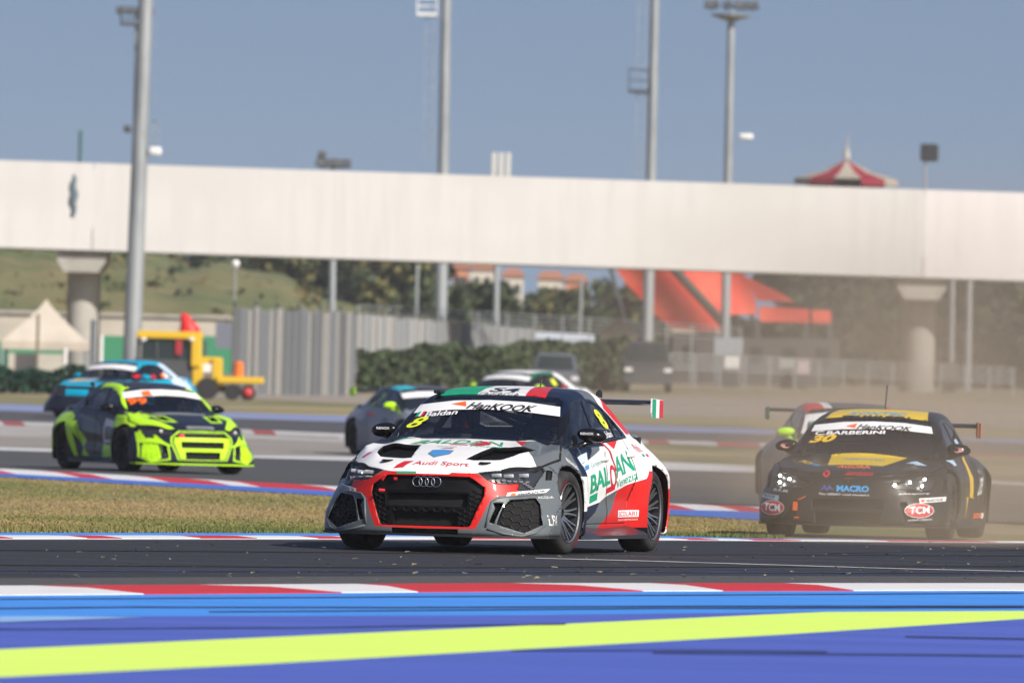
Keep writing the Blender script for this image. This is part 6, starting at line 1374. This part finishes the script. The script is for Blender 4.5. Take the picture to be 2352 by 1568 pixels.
# teal car side-on at the left
l = [('X', 0, [(-1.1, .0), (-1.1, .9), (-.5, .9), (-.3, .5), (-.5, 0)], 4), ('Y', 0, [(-1, 0), (1, 0), (1, .45), (-1, .45)], 4), ('Y', 0, [(-.95, .45), (-.5, .45), (-.5, .62), (-.9, .62)], 2), ('X', 0, [(2.3, .70), (2.1, 1.0), (1.9, 1.25), (2.6, 1.3), (3.2, .98), (3.0, .70)], 1), ('X', 0, [(2.9, .7), (3.8, .8), (3.8, 0), (2.9, 0)], 0), ('X', 0, [(-.5, .0), (.5, .0), (1.2, .25), (-.5, .35)], 4),
     ('Z', 0, [(-.6, .1), (.1, .2), (.0, -.2), (-.6, -.3)], 3), ('Z', 0, [(.0, .3), (.7, .3), (.5, -.3), (.1, -.2)], 4), ('Y', 0, [(-.55, .25), (.55, .25), (.45, .50), (-.45, .50)], 4)]
c3, _, _ = build_car('race_car', SEDAN, place(215, 253), -R(26), .06, [TEAL, mat('paint_ice', (.55, .68, .85), .4), PUR, mat('paint_pale_grey', (.40, .45, .5), .4), DNV], l, 0, True, (),
    shapes=[banner, ([(1.30, .92), (1.50, .92), (1.50, 1.0), (1.30, 1.0)], 'X', 1, S_R, .004), ([(.55, .93), (.75, .93), (.75, 1.0), (.62, 1.0)], 'X', 1, S_R, .004), ([(1.78, .94), (1.92, .94), (1.92, 1.03), (1.78, 1.03)], 'X', 1, S_O, .004), ([(1.95, .93), (2.2, .94), (2.0, 1.08), (1.93, 1.05)], 'X', 1, S_W, .004), ([(-.5, -.1), (-.2, -.1), (-.2, .1), (-.45, .1)], 'Z', 0, S_YE, .003)],
    key='f', rim=RIMD, groove=False, wing=False, end_m=TEAL, mirror_m=TEAL)
tag(c3, 'teal and white race car on the far track, behind the lime and navy one', 'race car')
# white car crossing behind the leader
l = [('X', 0, [(.22, .83), (.34, .82), (1.12, 1.19), (1.5, 1.22), (1.9, 1.21), (1.9, 1.30), (1.1, 1.30), (.30, .95)], 1), ('X', 0, [(.5, .2), (1.2, .45), (2.0, .4), (2.0, .2)], 1), ('X', 0, [(1.2, .60), (2.0, .62), (2.0, .75), (1.2, .75)], 2)]
c4, _, _ = build_car('race_car', SEDAN, place(1118, 254), -R(31), .06, [PWH, DGR, PR], l, 0, True, recf, texts=[('1', 'X', 1, [(1.66, 1.0), (1.84, 1.0), (1.80, 1.14), (1.62, 1.14)], S_Y, .14, 0)],
    shapes=[banner, ([(2.0, .93), (2.2, .94), (2.1, 1.05)], 'X', 1, S_R, .004)], key='f', rim=RIMD, groove=False, wing=False, end_m=PWH, mirror_m=LIM)
tag(c4, 'white race car with green window pillar, only its roof showing over the leader', 'race car')
# ---- the driver of the leading car
def person(root_loc, yaw, suit, helm, visor, glove, label):
    r = empty('person', root_loc, yaw)
    V = {'pel': (0, .02, .60, .15), 'wst': (0, .08, .74, .14), 'chs': (0, .16, .92, .17), 'nk': (0, .15, 1.02, .07), 'hd': (0, .12, 1.06, .08),
         'sl': (.19, .13, .97, .075), 'el': (.26, -.08, .84, .05), 'wl': (.15, -.30, .90, .036), 'sr': (-.19, .13, .97, .075), 'er': (-.26, -.08, .84, .05), 'wr': (-.15, -.30, .90, .036),
         'hl': (.10, -.08, .58, .10), 'kl': (.13, -.48, .66, .07), 'fl': (.12, -.80, .42, .05), 'hr': (-.10, -.08, .58, .10), 'kr': (-.13, -.48, .66, .07), 'fr': (-.12, -.80, .42, .05)}
    E = [('pel', 'wst'), ('wst', 'chs'), ('chs', 'nk'), ('nk', 'hd'), ('chs', 'sl'), ('sl', 'el'), ('el', 'wl'), ('chs', 'sr'), ('sr', 'er'), ('er', 'wr'), ('pel', 'hl'), ('hl', 'kl'), ('kl', 'fl'), ('pel', 'hr'), ('hr', 'kr'), ('kr', 'fr')]
    def skin(name, V, E, m, parent, root, sub=2):
        ks = list(V); me = bpy.data.meshes.new(name); me.from_pydata([V[k][:3] for k in ks], [(ks.index(a), ks.index(b)) for a, b in E], [])
        o = link(name, me, m, parent); md = o.modifiers.new('skin', 'SKIN'); md.use_smooth_shade = True
        for k, d in zip(ks, me.skin_vertices[0].data): d.radius = (V[k][3], V[k][3] * .9)
        me.skin_vertices[0].data[ks.index(root)].use_root = True
        s = o.modifiers.new('sub', 'SUBSURF'); s.levels = s.render_levels = sub; return o
    skin('body', V, E, suit, r, 'pel')
    bm = bmesh.new(); bmesh.ops.create_uvsphere(bm, u_segments=24, v_segments=16, radius=.145)
    for v in bm.verts:
        v.co.z = v.co.z * 1.05 + (0 if v.co.z > -.08 else .02); v.co.y *= 1.1
    bmesh.ops.translate(bm, verts=bm.verts, vec=(0, .11, 1.13)); h_ = from_bm('helmet', bm, helm, r, True)
    bm = bmesh.new(); n = 12; rows = []
    for j in range(4):
        z_ = 1.10 + j * .026; rr = .155 if j in (1, 2) else .150
        rows.append([bm.verts.new((rr * math.sin(-1.15 + 2.3 * i / n), .11 - rr * 1.08 * math.cos(-1.15 + 2.3 * i / n), z_)) for i in range(n + 1)])
    for a, b in zip(rows, rows[1:]):
        for k in range(n): bm.faces.new((a[k], a[k + 1], b[k + 1], b[k]))
    from_bm('visor', bm, visor, h_, True)
    # steering wheel grip: gloved hands, four fingers curled round the rim and a thumb
    for sg in (1, -1):
        V2 = {'w': (.15 * sg, -.29, .90, .034), 'p': (.145 * sg, -.345, .915, .036)}; E2 = [('w', 'p')]
        for k in range(4):
            z_ = .945 - k * .021; L = (.9, 1.0, .95, .8)[k]
            V2['a%d' % k] = (.140 * sg, -.385, z_, .0105); V2['b%d' % k] = (.135 * sg, -.385 - .035 * L, z_, .0095); V2['c%d' % k] = (.112 * sg, -.39 - .035 * L, z_, .0088); V2['d%d' % k] = (.105 * sg, -.375, z_, .008)
            E2 += [('p', 'a%d' % k), ('a%d' % k, 'b%d' % k), ('b%d' % k, 'c%d' % k), ('c%d' % k, 'd%d' % k)]
        V2['t1'] = (.115 * sg, -.35, .94, .012); V2['t2'] = (.10 * sg, -.375, .955, .0105); E2 += [('p', 't1'), ('t1', 't2')]
        skin('glove', V2, E2, glove, r, 'p', 1)
    tag(r, label, 'person'); return r
dp = main.matrix_world if False else (Matrix.Translation(mo) @ Matrix.Rotation(-R(15.4), 4, 'Z'))
pl_ = dp @ Vector((.37, 1.32, 0)); person(pl_, -R(15.4), mat('race_suit', (.03, .03, .035), .8), mat('helmet_red', (.45, .02, .025), .25, coat=.5), mat('visor_dark', (.02, .02, .03), .1), mat('glove_grey', (.10, .11, .13), .8, noise=[((40, 40, 40), (.4, .42, .45), .5, .6, 1)]), 'driver in red helmet and dark suit at the wheel of the leading car')
bm = bmesh.new(); rg = [[bm.verts.new(((.135 + .014 * math.cos(b)) * math.cos(a), .014 * math.sin(b), (.125 + .014 * math.cos(b)) * math.sin(a))) for b in [2 * math.pi * j / 6 for j in range(6)]] for a in [2 * math.pi * i / 24 for i in range(24)]]
for i in range(24):
    for j in range(6): bm.faces.new((rg[i][j], rg[(i + 1) % 24][j], rg[(i + 1) % 24][(j + 1) % 6], rg[i][(j + 1) % 6]))
tube(bm, [(-.12, 0, 0), (.12, 0, 0)], .012, 6); tube(bm, [(0, 0, 0), (0, -.25, -.08)], .02, 6); fixn(bm); w_ = from_bm('steering_wheel', bm, BLK, main, True); w_.location = (.37, .93, .915)
# ================================================================ small things on the ground and the air
def scatter_blades(name, n, fn, hgt, wid, mats_, dens=None):
    co = np.zeros((n * 3, 3), np.float32); P = fn(n); ang = RNG.uniform(0, 6.283, n); h = hgt * RNG.uniform(.4, 1.2, n); w = wid * RNG.uniform(.6, 1.3, n); lean = RNG.normal(0, .35, (n, 2)) * h[:, None]
    dx, dy = np.cos(ang) * w, np.sin(ang) * w
    co[0::3] = P + np.stack([dx, dy, 0 * dx], 1); co[1::3] = P - np.stack([dx, dy, 0 * dx], 1); co[2::3] = P + np.concatenate([lean, h[:, None]], 1)
    me = bpy.data.meshes.new(name); me.vertices.add(n * 3); me.vertices.foreach_set('co', co.ravel()); me.loops.add(n * 3); me.loops.foreach_set('vertex_index', np.arange(n * 3, dtype=np.int32)); me.polygons.add(n); me.polygons.foreach_set('loop_start', np.arange(0, n * 3, 3, dtype=np.int32)); me.polygons.foreach_set('loop_total', np.full(n, 3, np.int32))
    o = link(name, me, mats_); q_ = np.sin(P[:, 0] * 1.1 + 1.7 * np.sin(P[:, 1] * .13)) + 1.3 * np.sin(P[:, 1] * .21 + P[:, 0] * .35 + 2) + .8 * np.sin(P[:, 1] * .55 + 1.2 * np.sin(P[:, 0] * .8)) + RNG.normal(0, .9, n)
    me.polygons.foreach_set('material_index', np.clip(((q_ + 2.6) / 5.2 * len(mats_)), 0, len(mats_) - 1).astype(np.int32)); me.update(); me.validate(); o['kind'] = 'stuff'; return o
GB = [mat('blade_green', (.125, .15, .035), .8), mat('blade_olive', (.20, .18, .055), .8), mat('blade_tan', (.27, .205, .082), .8), mat('blade_straw', (.31, .225, .10), .8)]
_gt, _gb = edge(E_gt), edge(E_gb)
def verge_pts(n, lo=0, hi=1, xl=-250, xr=1800, pw=1.0):
    px = RNG.uniform(xl, xr, n); t = lo + (hi - lo) * RNG.random(n) ** pw; a = {}; out = np.zeros((n, 3), np.float32)
    grid = np.arange(xl - 40, xr + 80, 40); far = np.array([G(x, np.interp(x, XS0, _gt)) for x in grid]); near = np.array([G(x, np.interp(x, XS0, _gb)) for x in grid])
    for c in range(2): out[:, c] = np.interp(px, grid, far[:, c]) * (1 - t) + np.interp(px, grid, near[:, c]) * t
    out[:, 2] = prof(out[:, 1]); return out
g1 = scatter_blades('grass', 60000, lambda n: verge_pts(n), .018, .009, GB); tag(g1, 'short dry grass on the verge between the two tracks', 'grass')
g2 = scatter_blades('grass', 16000, lambda n: verge_pts(n, .965, .999), .05, .006, [GB[0], GB[0], GB[1]]); tag(g2, 'greener fringe of grass along the back kerb', 'grass')
def track_pts(n):
    px = RNG.uniform(0, 2500, n) ** 1.0; py = RNG.uniform(1246, 1335, n); keep = RNG.random(n) < (.25 + .75 * px / 2400)
    return np.array([G(a, b) for a, b in zip(px[keep], py[keep])], np.float32)
tp = track_pts(420)
bm = bmesh.new()
for p in tp:
    a = RNG.uniform(0, 6.28); L = RNG.uniform(.006, .026); w = RNG.uniform(.002, .004); q = [Vector((p[0], p[1], p[2] + .004 + RNG.random() * .012)) + Vector((math.cos(a) * u - math.sin(a) * v, math.sin(a) * u + math.cos(a) * v, RNG.random() * .01)) for u, v in ((-L, -w), (L, -w), (L, w), (-L, w))]
    bm.faces.new([bm.verts.new(x) for x in q]).material_index = int(RNG.integers(3))
o = from_bm('grass_clippings', bm, [mat('straw_bit', (.26, .21, .13), .8), mat('green_bit', (.11, .13, .05), .8), mat('grey_bit', (.15, .15, .15), .8)]); o['kind'] = 'stuff'; tag(o, 'scattered straw and grit thrown over the near track', 'debris')
# ---- air
def volbox(name, lo, hi, label):
    bm = bmesh.new(); c = [(lo[i] + hi[i]) / 2 for i in range(3)]; box(bm, (0, 0, 0), [hi[i] - lo[i] for i in range(3)]); m = bpy.data.materials.new(name); m.use_nodes = True; m.node_tree.nodes.clear(); o = from_bm(name, bm, m); o.location = c; o['kind'] = 'stuff'; o['label'] = label; return o, m
o, m = volbox('haze', (-160, -8, -1.7), (170, 1500, 29), 'thin pale haze filling the air over the circuit')
n = m.node_tree; out = n.nodes.new('ShaderNodeOutputMaterial'); pv = n.nodes.new('ShaderNodeVolumePrincipled'); pv.inputs['Color'].default_value = (.86, .88, .92, 1); pv.inputs['Density'].default_value = HAZE; n.links.new(pv.outputs['Volume'], out.inputs['Volume'])
def dust(name, lo, hi, label, dens, zfall, centre, scale, col=(.80, .66, .50), xs=(3, 3), thr=(.38, .62)):
    o, m = volbox(name, lo, hi, label); n = m.node_tree; N = n.nodes.new; L = n.links.new
    out = N('ShaderNodeOutputMaterial'); pv = N('ShaderNodeVolumePrincipled'); pv.inputs['Color'].default_value = (*col, 1)
    tc = N('ShaderNodeTexCoord'); nz = N('ShaderNodeTexNoise'); nz.inputs['Scale'].default_value = scale; nz.inputs['Detail'].default_value = 2.5; L(tc.outputs['Object'], nz.inputs['Vector'])
    mr = N('ShaderNodeMapRange'); mr.inputs['From Min'].default_value = thr[0]; mr.inputs['From Max'].default_value = thr[1]; L(nz.outputs['Fac'], mr.inputs['Value'])
    sp = N('ShaderNodeSeparateXYZ'); L(tc.outputs['Object'], sp.inputs['Vector'])
    hx, hy, hz = [(hi[i] - lo[i]) / 2 for i in range(3)]
    def ramp(sock, a, b):
        r = N('ShaderNodeMapRange'); r.interpolation_type = 'SMOOTHSTEP'; r.inputs['From Min'].default_value = a; r.inputs['From Max'].default_value = b; L(sock, r.inputs['Value']); return r.outputs['Result']
    f = [ramp(sp.outputs['X'], -hx, -hx + xs[0]), ramp(sp.outputs['X'], hx, hx - xs[1]), ramp(sp.outputs['Y'], -hy, -hy + hy * .3), ramp(sp.outputs['Y'], hy, hy * .7), ramp(sp.outputs['Z'], hz, -hz + zfall)]
    cur = mr.outputs['Result']
    for s_ in f:
        mu = N('ShaderNodeMath'); mu.operation = 'MULTIPLY'; L(cur, mu.inputs[0]); L(s_, mu.inputs[1]); cur = mu.outputs[0]
    mu = N('ShaderNodeMath'); mu.operation = 'MULTIPLY'; L(cur, mu.inputs[0]); mu.inputs[1].default_value = dens; L(mu.outputs[0], pv.inputs['Density']); L(pv.outputs['Volume'], out.inputs['Volume']); return o
dust('dust_cloud', (-.6, 117, -.5), (10.0, 190, 4.9), 'tall brown dust plume drifting behind the black hatchback', .042, .8, None, .22, xs=(6.5, 4), col=(.72, .58, .43), thr=(.40, .60))
dust('ground_dust', (1.9, 101, -.5), (9.5, 117, 1.7), 'dense low dust kicked up round the black hatchback', .08, .45, None, .6, xs=(1.0, 1.0), col=(.82, .66, .47), thr=(.32, .6))
